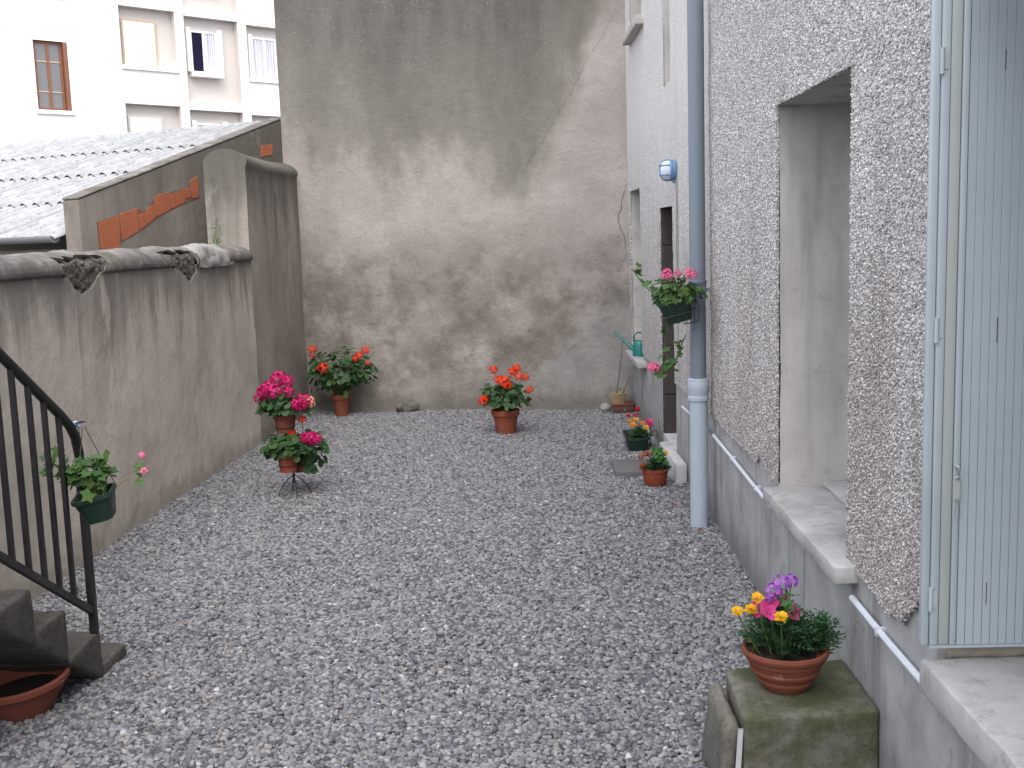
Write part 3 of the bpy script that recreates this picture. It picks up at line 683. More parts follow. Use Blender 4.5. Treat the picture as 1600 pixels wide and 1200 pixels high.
for i, (y0, y1, z0, z1) in enumerate(OPEN):
    D = 0.13 if i == 4 else 0.46
    a, b = wx(y0) + OFF, wx(y1) + OFF; s0 = 0 if i not in (4,) else 0
    mb = MB()
    mb.add([(b, y1, z0), (b + D, y1, z0), (b + D, y1, z1), (b, y1, z1)], [(0, 1, 2, 3)])
    mb.add([(a, y0, z0), (a + D, y0, z0), (a + D, y0, z1), (a, y0, z1)], [(3, 2, 1, 0)])
    mb.add([(a, y0, z1), (a + D, y0, z1), (b + D, y1, z1), (b, y1, z1)], [(3, 2, 1, 0)])
    mb.add([(a, y0, z0), (a + D, y0, z0), (b + D, y1, z0), (b, y1, z0)], [(0, 1, 2, 3)])
    if i == 4: mb.add([(a + D, y0, z0), (b + D, y1, z0), (b + D, y1, z1), (a + D, y0, z1)], [(0, 1, 2, 3)])
    part('door_reveal' if i == 2 else 'window_reveal', mb, 'dark_jamb' if i == 2 else 'reveal', hs, world=True, fix=False)
    if i == 2:                                              # door leaf and the stone courses of its jamb
        for zz0, zz1 in ((0.165, 0.52), (0.53, 0.93), (0.94, 1.42), (1.43, 1.86), (1.87, 2.19)):
            part('jamb_stone', MB().box((b + 0.008, y1 - 0.012, zz0), (b + 0.27, y1 - 0.001, zz1)), 'dark_jamb', hs, world=True, bevel=0.006, seg=1)
        dr = part('door', MB().box((a + 0.28, y0 + 0.002, z0 + 0.002), (a + 0.32, y1 - 0.002, z1 - 0.002)), 'dark_jamb', hs, world=True)
        part('door_panel', MB().box((a + 0.268, y0 + 0.12, 0.35), (a + 0.279, y1 - 0.12, 1.1)), 'dark_jamb', dr, world=True, bevel=0.004)
        part('door_panel', MB().box((a + 0.268, y0 + 0.12, 1.25), (a + 0.279, y1 - 0.12, 2.05)), 'dark_jamb', dr, world=True, bevel=0.004)
        part('handle', MB().tube([(a + 0.28, y0 + 0.07, 1.17), (a + 0.23, y0 + 0.07, 1.17), (a + 0.23, y0 + 0.17, 1.17)], 0.008), 'gutter_zinc', dr, world=True, smooth=True)
    elif i != 4:
        xm = (a + b) / 2 + 0.38; mb = MB(); t = 0.06
        for c_, d in (((y0 + .003, z0 + .003), (y0 + t, z1 - .003)), ((y1 - t, z0 + .003), (y1 - .003, z1 - .003)), (((y0 + y1) / 2 - t * .7, z0 + .003), ((y0 + y1) / 2 + t * .7, z1 - .003))):
            mb.box((xm, c_[0], c_[1]), (xm + 0.05, d[0], d[1]))
        for c_, d in ((z0 + .003, z0 + t + .02), (z1 - t, z1 - .003)):
            ym = (y0 + y1) / 2
            mb.box((xm + .003, y0 + t, c_), (xm + 0.047, ym - t * .7, d)); mb.box((xm + .003, ym + t * .7, c_), (xm + 0.047, y1 - t, d))
        fr = part('window_frame', mb, 'white_frame', hs, world=True)
        ym = (y0 + y1) / 2
        for q0, q1 in ((y0 + t, ym - t * .7), (ym + t * .7, y1 - t)):
            part('pane', MB().box((xm + .02, q0, z0 + t + .02), (xm + .028, q1, z1 - t)), 'glass', fr, world=True)
        part('curtain', MB().add([(xm + .07, y0, z0), (xm + .07, y1, z0), (xm + .07, y1, z1), (xm + .07, y0, z1)], [(0, 1, 2, 3)]), 'curtain', fr, world=True)

# roughcast coat, 14 mm thick, with broken edges
ybr2 = sorted({-1.5, 7.4, 12.35, *[o_[0] for o_ in OPEN], *[o_[1] for o_ in OPEN]})
yg = []
for a, b in zip(ybr2[:-1], ybr2[1:]):
    d = 0.08 if b < 3 else (0.02 if b <= 7.41 else 0.045)
    yg += list(np.linspace(a, b, max(1, int(round((b - a) / d))) + 1)[:-1])
yg = np.array(yg + [12.35])
zbr2 = sorted({0.60, 1.0, 1.75, Z_TOP, *[o_[2] for o_ in OPEN if o_[2] > 0.6], *[o_[3] for o_ in OPEN]})
zg = []
for a, b in zip(zbr2[:-1], zbr2[1:]):
    d = 0.02 if b <= 1.01 else (0.025 if b < 3.3 else 0.06)
    zg += list(np.linspace(a, b, max(1, int(round((b - a) / d))) + 1)[:-1])
zg = np.array(zg + [Z_TOP])
P = np.zeros((len(yg), len(zg), 3)); P[:, :, 1] = yg[:, None]; P[:, :, 2] = zg[None, :]
wxa = np.where(P[:, :, 1] <= 7.4, 1.14, 1.14 - (P[:, :, 1] - 7.4) * 0.029)
P[:, :, 0] = wxa - 0.004 * fbm(P[:, :, 1], P[:, :, 2], 81, 4, 18) - 0.008 * fbm(P[:, :, 1], P[:, :, 2], 82, 3, 1.5)
cy = (P[:-1, :-1, 1] + P[1:, 1:, 1]) / 2; cz = (P[:-1, :-1, 2] + P[1:, 1:, 2]) / 2
mask = np.ones(cy.shape, bool)
for a, b, c_, d in OPEN: mask &= ~((cy > a) & (cy < b) & (cz > c_) & (cz < d))
edge_n = fbm(cy, cz, 83, 4, 5.0)
foot = 0.745 - 0.03 * np.clip((5.2 - cy) / 1.2, 0, 1) + 0.022 * edge_n
foot = foot + np.where((cy > 3.1) & (cy < 3.42), 0.19 * np.clip(1 - np.abs(cy - 3.2) / 0.2, 0, 1), 0) + 0.06 * np.clip(1 - np.abs(cy - 5.72) / 0.1, 0, 1)
mask &= cz > foot
# the strip that has come off beside the window corner
strip = (cy > 4.06) & (cy < 4.06 + 0.125 * np.clip(1 - ((cz - 1.32) / 0.33) ** 2, 0, 1) + 0.02 * edge_n) & (cz > 0.98) & (cz < 1.66)
mask &= ~strip
cs_ = ((cy > 7.3) & (cy < 7.345)); mask &= ~cs_            # joint behind the downpipe
rc = part('roughcast', grid_mesh('roughcast', P, mask, 'roughcast', (OFF + 0.004, 0, 0), soft=lambda c: c.z < 0.98 and min(abs(c.y - q) for o_ in OPEN for q in o_[:2]) > 0.001), None, hs, world=True)
near = mask & (cy > 1.0) & (cy < 7.3) & (cz < 3.4)
gr = part('roughcast_grain', grid_mesh('roughcast_grain', P, near, 'roughcast', (OFF, 0, 0)), None, hs, kind='stuff', world=True)
scatter(gr, 'grain', 15000, 0.0042, (1.15, 1.0, 0.8), (0.5, 1.35), 3.1, 8, 4, 1, 0.35)

# sills
def sill(y0, y1, zt, th, xo=0.08, depth=0.1, mat='sill', lab=None, xin=None):
    mb = MB(); a, b = wx(y0), wx(y1)
    prof = [(a - xo, y0), (b - xo, y1), (b + depth, y1), (a + depth, y0)]
    mb.prism(prof, 2, zt - th, zt)
    so = part('window_sill', mb, mat, hs, world=True, bevel=0.006, label=lab)
    roughen(so.data, 0.035, 0.002, 9, y0, 0.006); return so
sill(3.93, 5.23, 0.742, 0.068, depth=0.22)
sill(1.4, 3.085, 0.733, 0.095, xo=0.057, depth=0.44)
sill(10.93, 12.1, 0.69, 0.065)
sill(10.66, 11.85, 4.022, 0.085, mat='reveal')
# inner floor of the window recesses behind the nosing
for k, (y0, y1) in enumerate(((4.065, 4.50), (4.505, 4.94), (4.945, 5.305))):
    part('sill_tile', MB().box((1.385, y0, 0.69), (1.60, y1, 0.748)), 'tile_grey', hs, world=True, bevel=0.004)
part('sill_bed', MB().box((1.363, 4.062, 0.68), (1.60, 5.308, 0.741)), 'reveal', hs, world=True)
# lump of sandy plaster left at the jamb foot under the shutter
yy3 = np.linspace(0, 1, 18); zz3 = np.linspace(0, 1, 8)
P = np.zeros((18, 8, 3)); A, B = np.meshgrid(yy3, zz3, indexing='ij')
P[:, :, 0] = 1.175 + 0.42 * A; P[:, :, 1] = 3.118 - 0.035 * (1 - B) * (0.6 + 0.6 * fbm(A, B, 91, 3, 5)) - 0.012; P[:, :, 2] = 0.728 + 0.12 * B
part('jamb_plaster', grid_mesh('jamb_plaster', P, np.ones((17, 7), bool), 'sand_plaster', (0, 0.05, 0)), None, hs, world=True)
# door step
part('door_step', MB().prism([(1.007, 9.42), (wx(9.42) + .01, 9.42), (wx(8.45) + .01, 8.45), (1.03, 8.45)], 2, -0.05, 0.165), 'step_pale', hs, world=True, bevel=0.01)
part('door_sill', MB().box((wx(9.4) + 0.002, 9.004, 0.10), (wx(9.4) + 0.30, 9.785, 0.17)), 'step_pale', hs, world=True)

# downpipe
PX_, PY_ = 1.043, 7.27
dp = part('downpipe', MB().lathe([(0.0525, 1.0), (0.0525, 6.5)], (PX_, PY_, 0), 32), 'pipe_zinc', hs, world=True, smooth=True)
part('pipe_foot', MB().lathe([(0.061, -0.02), (0.061, 0.86)], (PX_, PY_, 0), 32), 'pipe_pvc', dp, world=True, smooth=True)
part('collar', MB().lathe([(0.062, 0.86), (0.071, 0.862), (0.071, 0.885), (0.066, 0.89), (0.066, 0.905), (0.072, 0.925), (0.073, 0.985), (0.070, 0.99), (0.070, 1.003), (0.0525, 1.012)], (PX_, PY_, 0), 32), 'pipe_pvc', dp, world=True, smooth=True)
part('clamp', MB().lathe([(0.054, 1.585), (0.058, 1.587), (0.058, 1.612), (0.056, 1.615), (0.056, 1.64), (0.060, 1.645), (0.060, 1.66), (0.054, 1.664)], (PX_, PY_, 0), 32).box((PX_ + .055, PY_ - .01, 1.59), (1.15, PY_ + .01, 1.61)), 'pipe_zinc', dp, world=True, smooth=True)
part('clamp', MB().lathe([(0.054, 4.0), (0.058, 4.002), (0.058, 4.03), (0.054, 4.032)], (PX_, PY_, 0), 32).box((PX_ + .055, PY_ - .01, 4.005), (1.15, PY_ + .01, 4.025)), 'pipe_zinc', dp, world=True, smooth=True)
# conduit along the plinth
def conduit(pts, r, nm='conduit', mat='conduit', clips=()):
    cnd = part(nm, MB().tube(pts, r, 8), mat, hs, world=True, smooth=True)
    for p in clips: part('clip', MB().box((p[0] - r - .0015, p[1] - .008, p[2] - r - .0015), (p[0] + r + .012, p[1] + .008, p[2] + r + .0015)), mat, cnd, world=True)
conduit([(1.132, 3.03, 0.612), (1.132, 3.5, 0.610), (1.132, 3.95, 0.618)], 0.0125, clips=[(1.132, 3.62, .611)])
conduit([(1.130, 5.28, 0.607), (1.130, 5.9, 0.612), (1.133, 6.6, 0.622), (1.131, 7.2, 0.630)], 0.011, clips=[(1.131, 5.75, .611), (1.132, 6.5, .62)])
conduit([(1.127, 7.42, 0.628), (1.096, 8.55, 0.612)], 0.010)
conduit([(wx(8.75) - .006, 8.75, 2.38), (wx(8.75) - .01, 8.74, 1.9), (wx(8.75) - .006, 8.76, 1.4), (wx(8.75) - .006, 8.75, 0.9)], 0.0055, mat='gutter_zinc', clips=[(wx(8.75) - .006, 8.75, 2.0)])
conduit([(wx(8.71) - .006, 8.71, 2.40), (wx(8.71) - .006, 8.715, 1.5), (wx(8.71) - .006, 8.71, 0.9)], 0.005, mat='sand_plaster')

# folding metal shutter standing in the near window recess
SY = 3.07
sh = part('shutter', MB().box((1.155, SY + 0.004, 0.780), (1.62, SY + 0.018, 2.80)), 'shutter_paint', hs, world=True)
part('stile', MB().box((1.080, SY - 0.004, 0.780), (1.101, SY + 0.02, 2.81)), 'shutter_paint', sh, world=True, bevel=0.003)
part('stile', MB().box((1.103, SY - 0.010, 0.780), (1.126, SY + 0.02, 2.81)), 'shutter_paint', sh, world=True, bevel=0.003)
part('stile', MB().box((1.128, SY - 0.006, 0.780), (1.158, SY + 0.003, 2.81)), 'shutter_bare', sh, world=True, bevel=0.003, label='vertical strip with paint worn to beige')
part('stile', MB().box((1.160, SY - 0.010, 0.780), (1.178, SY + 0.003, 2.81)), 'shutter_paint', sh, world=True, bevel=0.003)
slat_me = MB().box((0, SY - 0.008, 0.780), (0.0230, SY + 0.003, 2.81)).mesh('slat', 'slat_paint', bevel=0.0008, seg=1)
for k in range(18):
    s_ = link('slat', slat_me, sh); s_.location = (1.180 + 0.0238 * k, random.uniform(-.0006, .0006), 0)
part('bottom_rail', MB().box((1.102, SY - 0.0125, 0.772), (1.61, SY + 0.019, 0.779)), 'shutter_paint', sh, world=True)
for xz, z0, z1 in ((1.273, 2.40, 2.455), (1.271, 1.66, 1.73), (1.262, 0.90, 0.965)):
    part('slot', MB().box((xz - .0011, SY - 0.0088, z0), (xz + .0011, SY - 0.0078, z1)), 'dark_jamb', sh, world=True)
for hz in (2.43, 1.70, 0.92):
    part('hinge', MB().tube([(1.102, SY - 0.013, hz - 0.035), (1.102, SY - 0.013, hz + 0.035)], 0.006, 8).box((1.106, SY - 0.0125, hz - 0.022), (1.120, SY - 0.0105, hz + 0.022)), 'shutter_paint', sh, world=True, smooth=True)
part('latch', MB().tube([(1.163, SY - .012, 1.315), (1.168, SY - .03, 1.31), (1.170, SY - .03, 1.285), (1.162, SY - .014, 1.275)], 0.004, 6)
     .box((1.157, SY - .018, 1.215), (1.176, SY - .0105, 1.275)).tube([(1.160, SY - .02, 1.225), (1.156, SY - .022, 1.17), (1.178, SY - .022, 1.17), (1.174, SY - .02, 1.225)], 0.0022, 6), 'shutter_bare', sh, world=True, smooth=True)

# ------------------------------------------------------------------ wall lamp
lamp = thing('wall_lamp', 'blue caged oval bulkhead lamp fixed to the house wall above the dark doorway', 'lamp', (wx(8.8) - 0.0, 8.8, 2.47))
part('base', MB().lathe([(0.0, -0.002), (0.056, 0.0), (0.060, 0.020), (0.058, 0.032)], n=28), 'lamp_blue', lamp, smooth=True)
part('glass', MB().lathe([(0.056, 0.03), (0.057, 0.07), (0.053, 0.098), (0.040, 0.116), (0.020, 0.124), (0.0, 0.125)], n=28), 'lamp_glass', lamp, smooth=True)
cg = MB()
cg.lathe([(0.058, 0.03), (0.064, 0.036), (0.062, 0.05), (0.057, 0.052), (0.056, 0.036), (0.058, 0.03)], n=28)
for q in (-0.028, 0.028):
    w = math.sqrt(0.058 ** 2 - q * q)
    cg.tube([(q, -w, 0.036), (q, -w * 1.03, 0.075), (q, -w * .9, 0.104), (q, -w * .5, 0.124), (q, 0.0, 0.131), (q, w * .5, 0.124), (q, w * .9, 0.104), (q, w * 1.03, 0.075), (q, w, 0.036)], 0.0045, 6)
cg.tube([(-0.058, 0, 0.036), (-0.060, 0, 0.075), (-0.053, 0, 0.105), (-0.028, 0, 0.127), (0, 0, 0.131), (0.028, 0, 0.127), (0.053, 0, 0.105), (0.060, 0, 0.075), (0.058, 0, 0.036)], 0.0045, 6)
part('cage', cg, 'lamp_blue', lamp, smooth=True)
part('gland', MB().box((-0.075, -0.02, 0.0), (0.02, 0.02, 0.03)), 'lamp_blue', lamp, bevel=0.004)
for c_ in lamp.children:                                    # the fitting faces the yard, long axis upright
    c_.matrix_basis = Matrix.Rotation(R(-90), 4, 'Y') @ Matrix.Scale(1.35, 4, (1, 0, 0))

# ------------------------------------------------------------------ shed beyond the wall
SL = 0.303; shed_rz = -R(22.33)
sd_ = thing('shed', 'low shed with a grey corrugated roof and a sloping rendered parapet showing red bricks', 'shed', (-4.134, 9.824, 0), shed_rz)
part('parapet', MB().prism([(0, 0), (3.2, 0), (3.2, 2.437 + SL * 3.2), (0, 2.437)], 0, -0.19, 0.0), 'parapet_render', sd_, bevel=0.012)
part('parapet_coping', MB().prism([(-0.004, 2.438), (3.2, 2.438 + SL * 3.204), (3.2, 2.460 + SL * 3.204), (-0.004, 2.460)], 0, -0.194, 0.004), 'coping', sd_, bevel=0.012)
part('exposed_mortar', MB().prism([(0.20, 2.235), (0.50, 2.31), (0.74, 2.36), (0.86, 2.345), (0.98, 2.475), (1.21, 2.53), (1.44, 2.575), (1.53, 2.64), (1.655, 2.69), (1.65, 2.48), (1.44, 2.43), (1.20, 2.35), (0.97, 2.26), (0.85, 2.19), (0.73, 2.14), (0.49, 2.05), (0.21, 1.80)], 0, -0.02, 0.0022), 'brick_dust', sd_)
for q in ([(0.223, 2.22), (0.49, 2.28), (0.475, 2.07), (0.229, 2.00)], [(0.508, 2.300), (0.736, 2.351), (0.733, 2.154), (0.50, 2.083)], [(0.748, 2.30), (0.852, 2.33), (0.846, 2.22), (0.745, 2.18)],
          [(0.866, 2.365), (0.972, 2.395), (0.965, 2.275), (0.858, 2.235)], [(0.987, 2.468), (1.204, 2.516), (1.198, 2.361), (0.978, 2.30)], [(1.220, 2.512), (1.438, 2.559), (1.432, 2.446), (1.213, 2.385)],
          [(1.452, 2.558), (1.524, 2.579), (1.524, 2.500), (1.448, 2.48)], [(1.538, 2.652), (1.644, 2.68), (1.636, 2.502), (1.534, 2.489)], [(2.756, 3.069), (2.968, 3.107), (2.956, 2.994), (2.745, 2.97)],
          [(0.235, 1.985), (0.47, 2.05), (0.47, 1.86), (0.235, 1.82)]):
    zc = sum(p[1] for p in q) / 4
    q = [(a + random.uniform(-.006, .006), zc + (b - zc) * 1.16 + random.uniform(-.008, .008)) for a, b in q]
    mid = [((q[i][0] + q[(i + 1) % 4][0]) / 2 + random.uniform(-.006, .006), (q[i][1] + q[(i + 1) % 4][1]) / 2 + random.uniform(-.006, .006)) for i in range(4)]
    q = [p for i in range(4) for p in (q[i], mid[i])]
    part('brick', MB().prism(q, 0, -0.02, 0.006), 'brick', sd_, bevel=0.002, seg=1)
part('wall', MB().box((-7.5, 0.05, -0.05), (-0.195, 0.2, 2.0)), 'parapet_render', sd_)
part('wall', MB().box((-7.5, 4.75, -0.05), (-0.195, 4.9, 3.3)), 'parapet_render', sd_)
# corrugated sheets, four courses of eight
nx, ny = 53, 5; SW = 0.885; SLN = 1.30; ang = math.atan(SL)
P = np.zeros((nx, ny, 3)); u = np.linspace(0, SW + 0.06, nx)
P[:, :, 0] = -u[:, None]; P[:, :, 1] = np.linspace(-0.11, SLN, ny)[None, :]
P[:, :, 2] = 0.026 * np.sin(u / 0.177 * 2 * math.pi)[:, None]
sheet = grid_mesh('roof_sheet', P, np.ones((nx - 1, ny - 1), bool), 'roof', (0, 0, -0.007))
for r_ in range(4):
    for c_ in range(9):
        o = link('roof_sheet', sheet, sd_)
        d = r_ * 1.22
        o.location = (-0.19 - c_ * SW, d * math.cos(ang) - 0.02, 2.13 + d * math.sin(ang) + 0.012 * r_ + random.uniform(0, .004) + 0.003 * (c_ % 2))
        o.rotation_euler = (ang - 0.012, 0, random.uniform(-.004, .004))
rg = np.linspace(0, 8.2, 120); aa = np.linspace(-0.2, math.pi + 0.2, 9)
P = np.zeros((120, 9, 3)); P[:, :, 0] = -0.1 - rg[:, None]; P[:, :, 1] = 4.72 - 0.12 * np.cos(aa)[None, :]; P[:, :, 2] = 3.53 + 0.075 * np.sin(aa)[None, :] + 0.012 * fbm(rg[:, None] * np.ones(9), aa[None, :] * np.ones((120, 1)), 101, 3, 6)
part('ridge_cap', grid_mesh('ridge_cap', P, np.ones((119, 8), bool), 'roof', (0, 0, -0.02)), None, sd_)
gp = [(0.06 * math.cos(a), 0.06 * math.sin(a)) for a in np.linspace(math.pi, 2 * math.pi, 11)]
gin = [(0.055 * math.cos(a), 0.055 * math.sin(a)) for a in np.linspace(2 * math.pi, math.pi, 11)]
g_ = part('gutter', MB().prism([(-0.09 + a, 2.12 + b) for a, b in gp + gin], 0, -7.6, -0.23), 'gutter_zinc', sd_)
part('gutter_end', MB().prism([(-0.09 + a * 1.05, 2.12 + b * 1.05) for a, b in gp], 0, -0.229, -0.222), 'gutter_zinc', g_)

# ------------------------------------------------------------------ apartment building far behind
ab = thing('apartment_building', 'pale apartment block far behind the shed, with recessed window bays', 'building', (-10.43, 30.0, 0), math.atan2(0.697, 0.717))
BAYS = []   # t0, t1, z0, z1
ROWS = [(-0.0, 1.0)]
for dz in (0.0, 2.53, -2.53, 5.06):
    BAYS += [(-0.70, 0.88, 6.79 + dz, 8.34 + dz), (1.14, 2.79, 5.98 + dz, 8.27 + dz), (3.06, 4.65, 6.72 + dz, 8.22 + dz), (4.92, 6.55, 5.98 + dz, 8.22 + dz)]
WINS = [(-2.98, -2.13, 5.52 + dz, 7.24 + dz) for dz in (0, 2.9, -2.9)]
tb = sorted({-14.0, 11.0, *[b[0] for b in BAYS], *[b[1] for b in BAYS], *[w[0] for w in WINS], *[w[1] for w in WINS]})
zb = sorted({-0.1, 15.0, *[b[2] for b in BAYS + WINS], *[b[3] for b in BAYS + WINS]})
mb = MB()
for t0, t1 in zip(tb[:-1], tb[1:]):
    for z0, z1 in zip(zb[:-1], zb[1:]):
        tm, zm = (t0 + t1) / 2, (z0 + z1) / 2
        if not any(a < tm < b and c_ < zm < d for a, b, c_, d in BAYS + WINS): mb.add([(t0, 0, z0), (t1, 0, z0), (t1, 0, z1), (t0, 0, z1)], [(0, 1, 2, 3)])
mb.box((-14, 0.6, -0.1), (11, 10, 15)); mb.box((-14, 0.001, 15.0), (11, 0.6, 15.02))
part('wall', mb, 'facade', ab, fix=False)
def window(parent, t0, t1, z0, z1, y0, frame='white_frame', leaf=('curtain', 'glass'), fw=0.055):
    mb = MB(); tm = (t0 + t1) / 2
    for a, b in ((t0, t0 + fw), (tm - fw * .6, tm + fw * .6), (t1 - fw, t1)): mb.box((a, y0 - 0.03, z0), (b, y0 + 0.03, z1))
    for a, b in ((z0, z0 + fw), (z1 - fw, z1)): mb.box((t0 + fw, y0 - 0.028, a), (tm - fw * .6, y0 + 0.028, b)); mb.box((tm + fw * .6, y0 - 0.028, a), (t1 - fw, y0 + 0.028, b))
    w = part('window', mb, frame, parent)
    for (a, b), l in zip(((t0 + fw, tm - fw * .6), (tm + fw * .6, t1 - fw)), leaf):
        part('pane', MB().box((a, y0 - 0.008, z0 + fw), (b, y0 + 0.004, z1 - fw)), l, w)
    return w
for i, (t0, t1, z0, z1) in enumerate(BAYS):
    kind = i % 4; row = i // 4; d = 0.24; dz = (0, 2.53, -2.53, 5.06)[row]
    part('bay_recess', MB().add([(t0, d, z0), (t1, d, z0), (t1, d, z1), (t0, d, z1), (t0, 0, z0), (t1, 0, z0), (t1, 0, z1), (t0, 0, z1)],
                         [(0, 1, 2, 3), (4, 7, 3, 0), (1, 2, 6, 5), (3, 7, 6, 2), (4, 0, 1, 5)]), 'bay_panel', ab, fix=False)
    if kind in (0, 2): part('window_sill', MB().box((t0 - 0.03, -0.07, z0 - 0.09), (t1 + 0.03, d - .002, z0 + 0.012)), 'trim_white', ab)
    else: part('window_sill', MB().box((t0 + 0.20, -0.02, 6.66 + dz), (t0 + 1.12, d - .002, 6.78 + dz)), 'trim_white', ab)
    if kind == 0:
        part('window_surround', MB().box((t0 + 0.13, d - 0.05, z0 + .013), (t0 + 1.12, d - 0.002, z1 - 0.30)), 'bay_panel' if row != 0 else 'ochre_frame', ab)
        s_ = part('folding_shutter', MB().box((t0 + 0.17, d - 0.07, z0 + .014), (t0 + 1.05, d - 0.051, z1 - 0.36)), 'white_frame', ab)
        for k in range(8): part('slat', MB().box((t0 + 0.175 + k * 0.108, d - 0.095, z0 + .015), (t0 + 0.265 + k * 0.108, d - 0.071, z1 - 0.37)), 'trim_white', s_)
    else:
        q0, q1, a0, a1 = (t0 + 0.25, t0 + 1.05, 6.78 + dz, 7.93 + dz)
        window(ab, q0, q1, a0, a1, d - 0.03, 'white_frame', ('dark_room', 'curtain') if i == 1 else ('curtain', 'curtain'), 0.05)
        for sx in (q0 - 0.14, q1 + 0.02): part('window_shutter', MB().box((sx, d - 0.14, a0 + .02), (sx + 0.12, d - 0.02, a1 + 0.06)), 'trim_white', ab)
for t0, t1, z0, z1 in WINS:
    d = 0.16
    part('window_reveal', MB().add([(t0, d, z0), (t1, d, z0), (t1, d, z1), (t0, d, z1), (t0, 0, z0), (t1, 0, z0), (t1, 0, z1), (t0, 0, z1)],
                              [(4, 7, 3, 0), (1, 2, 6, 5), (3, 7, 6, 2), (4, 0, 1, 5), (0, 1, 2, 3)]), 'brown_frame', ab, fix=False)
    w = window(ab, t0 + .02, t1 - 0.12, z0 + .01, z1 - .01, d - 0.05, 'brown_frame', ('glass_dim', 'glass_dim'), 0.06)
    for zz_ in (z0 + 0.45, z0 + 1.2): part('glazing_bar', MB().box((t0 + .08, d - .075, zz_), (t1 - .18, d - .060, zz_ + .03)), 'ochre_frame', w)
    part('window_shutter', MB().box((t1 - 0.105, -0.02, z0 + .01), (t1 - 0.02, d - .01, z1 - .01)), 'brown_frame', ab)
    part('window_sill', MB().box((t0 - 0.07, -0.06, z0 - 0.10), (t1 + 0.07, d - .001, z0 - .001)), 'trim_white', ab)
mb = MB().tube([(-3.70, -0.09, 0), (-3.70, -0.09, 15)], 0.055, 12)
dpp = part('downpipe', mb, 'trim_white', ab, smooth=True)
for zz_ in (5.9, 7.35): part('clamp', MB().lathe([(0.056, 0), (0.07, 0.005), (0.07, 0.06), (0.056, 0.065)], (-3.70, -0.09, zz_), 12), 'trim_white', dpp, smooth=True)

# ------------------------------------------------------------------ stone steps and iron railing
st = thing('stone_steps', 'dark mossy stone steps coming down along the left wall under the black railing', 'steps', (-2.5, 4.6, 0))
NOSE = [(3.30, 1.20), (3.62, 1.02), (3.93, 0.83), (4.235, 0.635), (4.525, 0.442), (4.855, 0.222), (5.148, 0.052)]
def sof(y_): return max(0.532 - 0.647 * (y_ - 3.997), -0.04)
for i in range(1, len(NOSE)):
    y0 = NOSE[i - 1][0] + 0.003; y1, z1 = NOSE[i]
    poly = [(y0 - (0.05 if i < 6 else 0), sof(y0 - 0.05)), (y1, sof(y1)), (y1, z1), (y0, z1)] if i < 6 else [(y0, -0.04), (y1, -0.04), (y1, z1), (y0, z1)]
    if i < 6: poly = [(y0, sof(y0)), (y1, min(sof(y1), z1 - .05)), (y1, z1), (y0, z1)]
    bm_ = MB().prism(poly, 0, -2.98, -2.108 + random.uniform(-.006, .006))
    so = part('step', bm_, 'stone_step', st, world=True, bevel=0.012)
    roughen(so.data, 0.03, 0.0035, 12, i, 0.006)
part('side_wall', MB().prism([(2.6, -0.05), (4.62, -0.05), (4.62, 0.10), (2.6, 1.40)], 0, -2.97, -2.55), 'mossy_dark', st, world=True)
rl = thing('stair_railing', 'black iron stair railing with thin upright bars and a curved handrail end', 'railing', (-2.13, 4.87, 0.22))
def hz_(y_): return 1.595 - 0.668 * (y_ - 4.202)
def bz_(y_): return 0.822 - 0.640 * (y_ - 4.053)
RXX = -2.128
pts = [(RXX, y_, hz_(y_)) for y_ in (3.3, 3.8, 4.3, 4.68)] + [(RXX, 4.765, 1.21), (RXX, 4.81, 1.15), (RXX, 4.833, 1.07), (RXX, 4.838, 0.97), (RXX, 4.836, 0.90)]
part('handrail', MB().tube(pts, [0.022] * 7 + [0.019, 0.017], 10), 'iron_black', rl, world=True, smooth=True)
part('newel_post', MB().box((RXX - .017, 4.818, 0.20), (RXX + .017, 4.852, 0.93)), 'iron_black', rl, world=True, bevel=0.003)
part('newel_post', MB().box((RXX - .017, 3.29, 1.0), (RXX + .017, 3.324, hz_(3.307))), 'iron_black', rl, world=True, bevel=0.003)
part('bottom_rail', MB().prism([(3.3, bz_(3.3) - .018), (4.817, bz_(4.817) - .018), (4.817, bz_(4.817) + .018), (3.3, bz_(3.3) + .018)], 0, RXX - .012, RXX + .012), 'iron_black', rl, world=True)
for k in range(-7, 4):
    y_ = 4.27 + 0.1285 * k
    part('baluster', MB().box((RXX - .010, y_ - .010, bz_(y_) + .01), (RXX + .010, y_ + .010, hz_(y_) - .012)), 'iron_black', rl, world=True)

# ------------------------------------------------------------------ mossy concrete block and the things on and beside it
blk = MB().prism([(0.665, 3.60), (1.152, 3.66), (1.152, 4.13), (0.675, 4.045)], 2, -0.05, 0.31).mesh('concrete_block', 'mossy_block', bevel=0.014, seg=3)
roughen(blk, 0.025, 0.0035, 7, 3, 0.008)
o = link('concrete_block', blk); tag(o, 'squat mossy concrete block against the house plinth, under the marigold bowl', 'block')
o = link('stone_slab', MB().prism([(0.575, -0.02), (0.625, -0.02), (0.655, 0.27), (0.63, 0.285), (0.60, 0.25)], 1, 3.62, 4.0).mesh('stone_slab', 'rough_stone', bevel=0.012))
roughen(o.data, 0.025, 0.006, 10, 5, 0.01)
tag(o, 'rough grey slab leaning on the left side of the mossy concrete block', 'slab')
o = link('metal_strip', MB().add([(0.585, 3.40, -0.01), (0.603, 3.40, -0.01), (0.659, 3.58, 0.285), (0.641, 3.58, 0.285), (0.585, 3.408, -0.01), (0.603, 3.408, -0.01), (0.659, 3.588, 0.285), (0.641, 3.588, 0.285)],
                                 [(0, 1, 2, 3), (7, 6, 5, 4), (0, 4, 5, 1), (1, 5, 6, 2), (2, 6, 7, 3), (3, 7, 4, 0)]).mesh('metal_strip', 'metal_strip'))
tag(o, 'bright narrow metal strip leaning at the near left corner of the mossy block', 'strip')

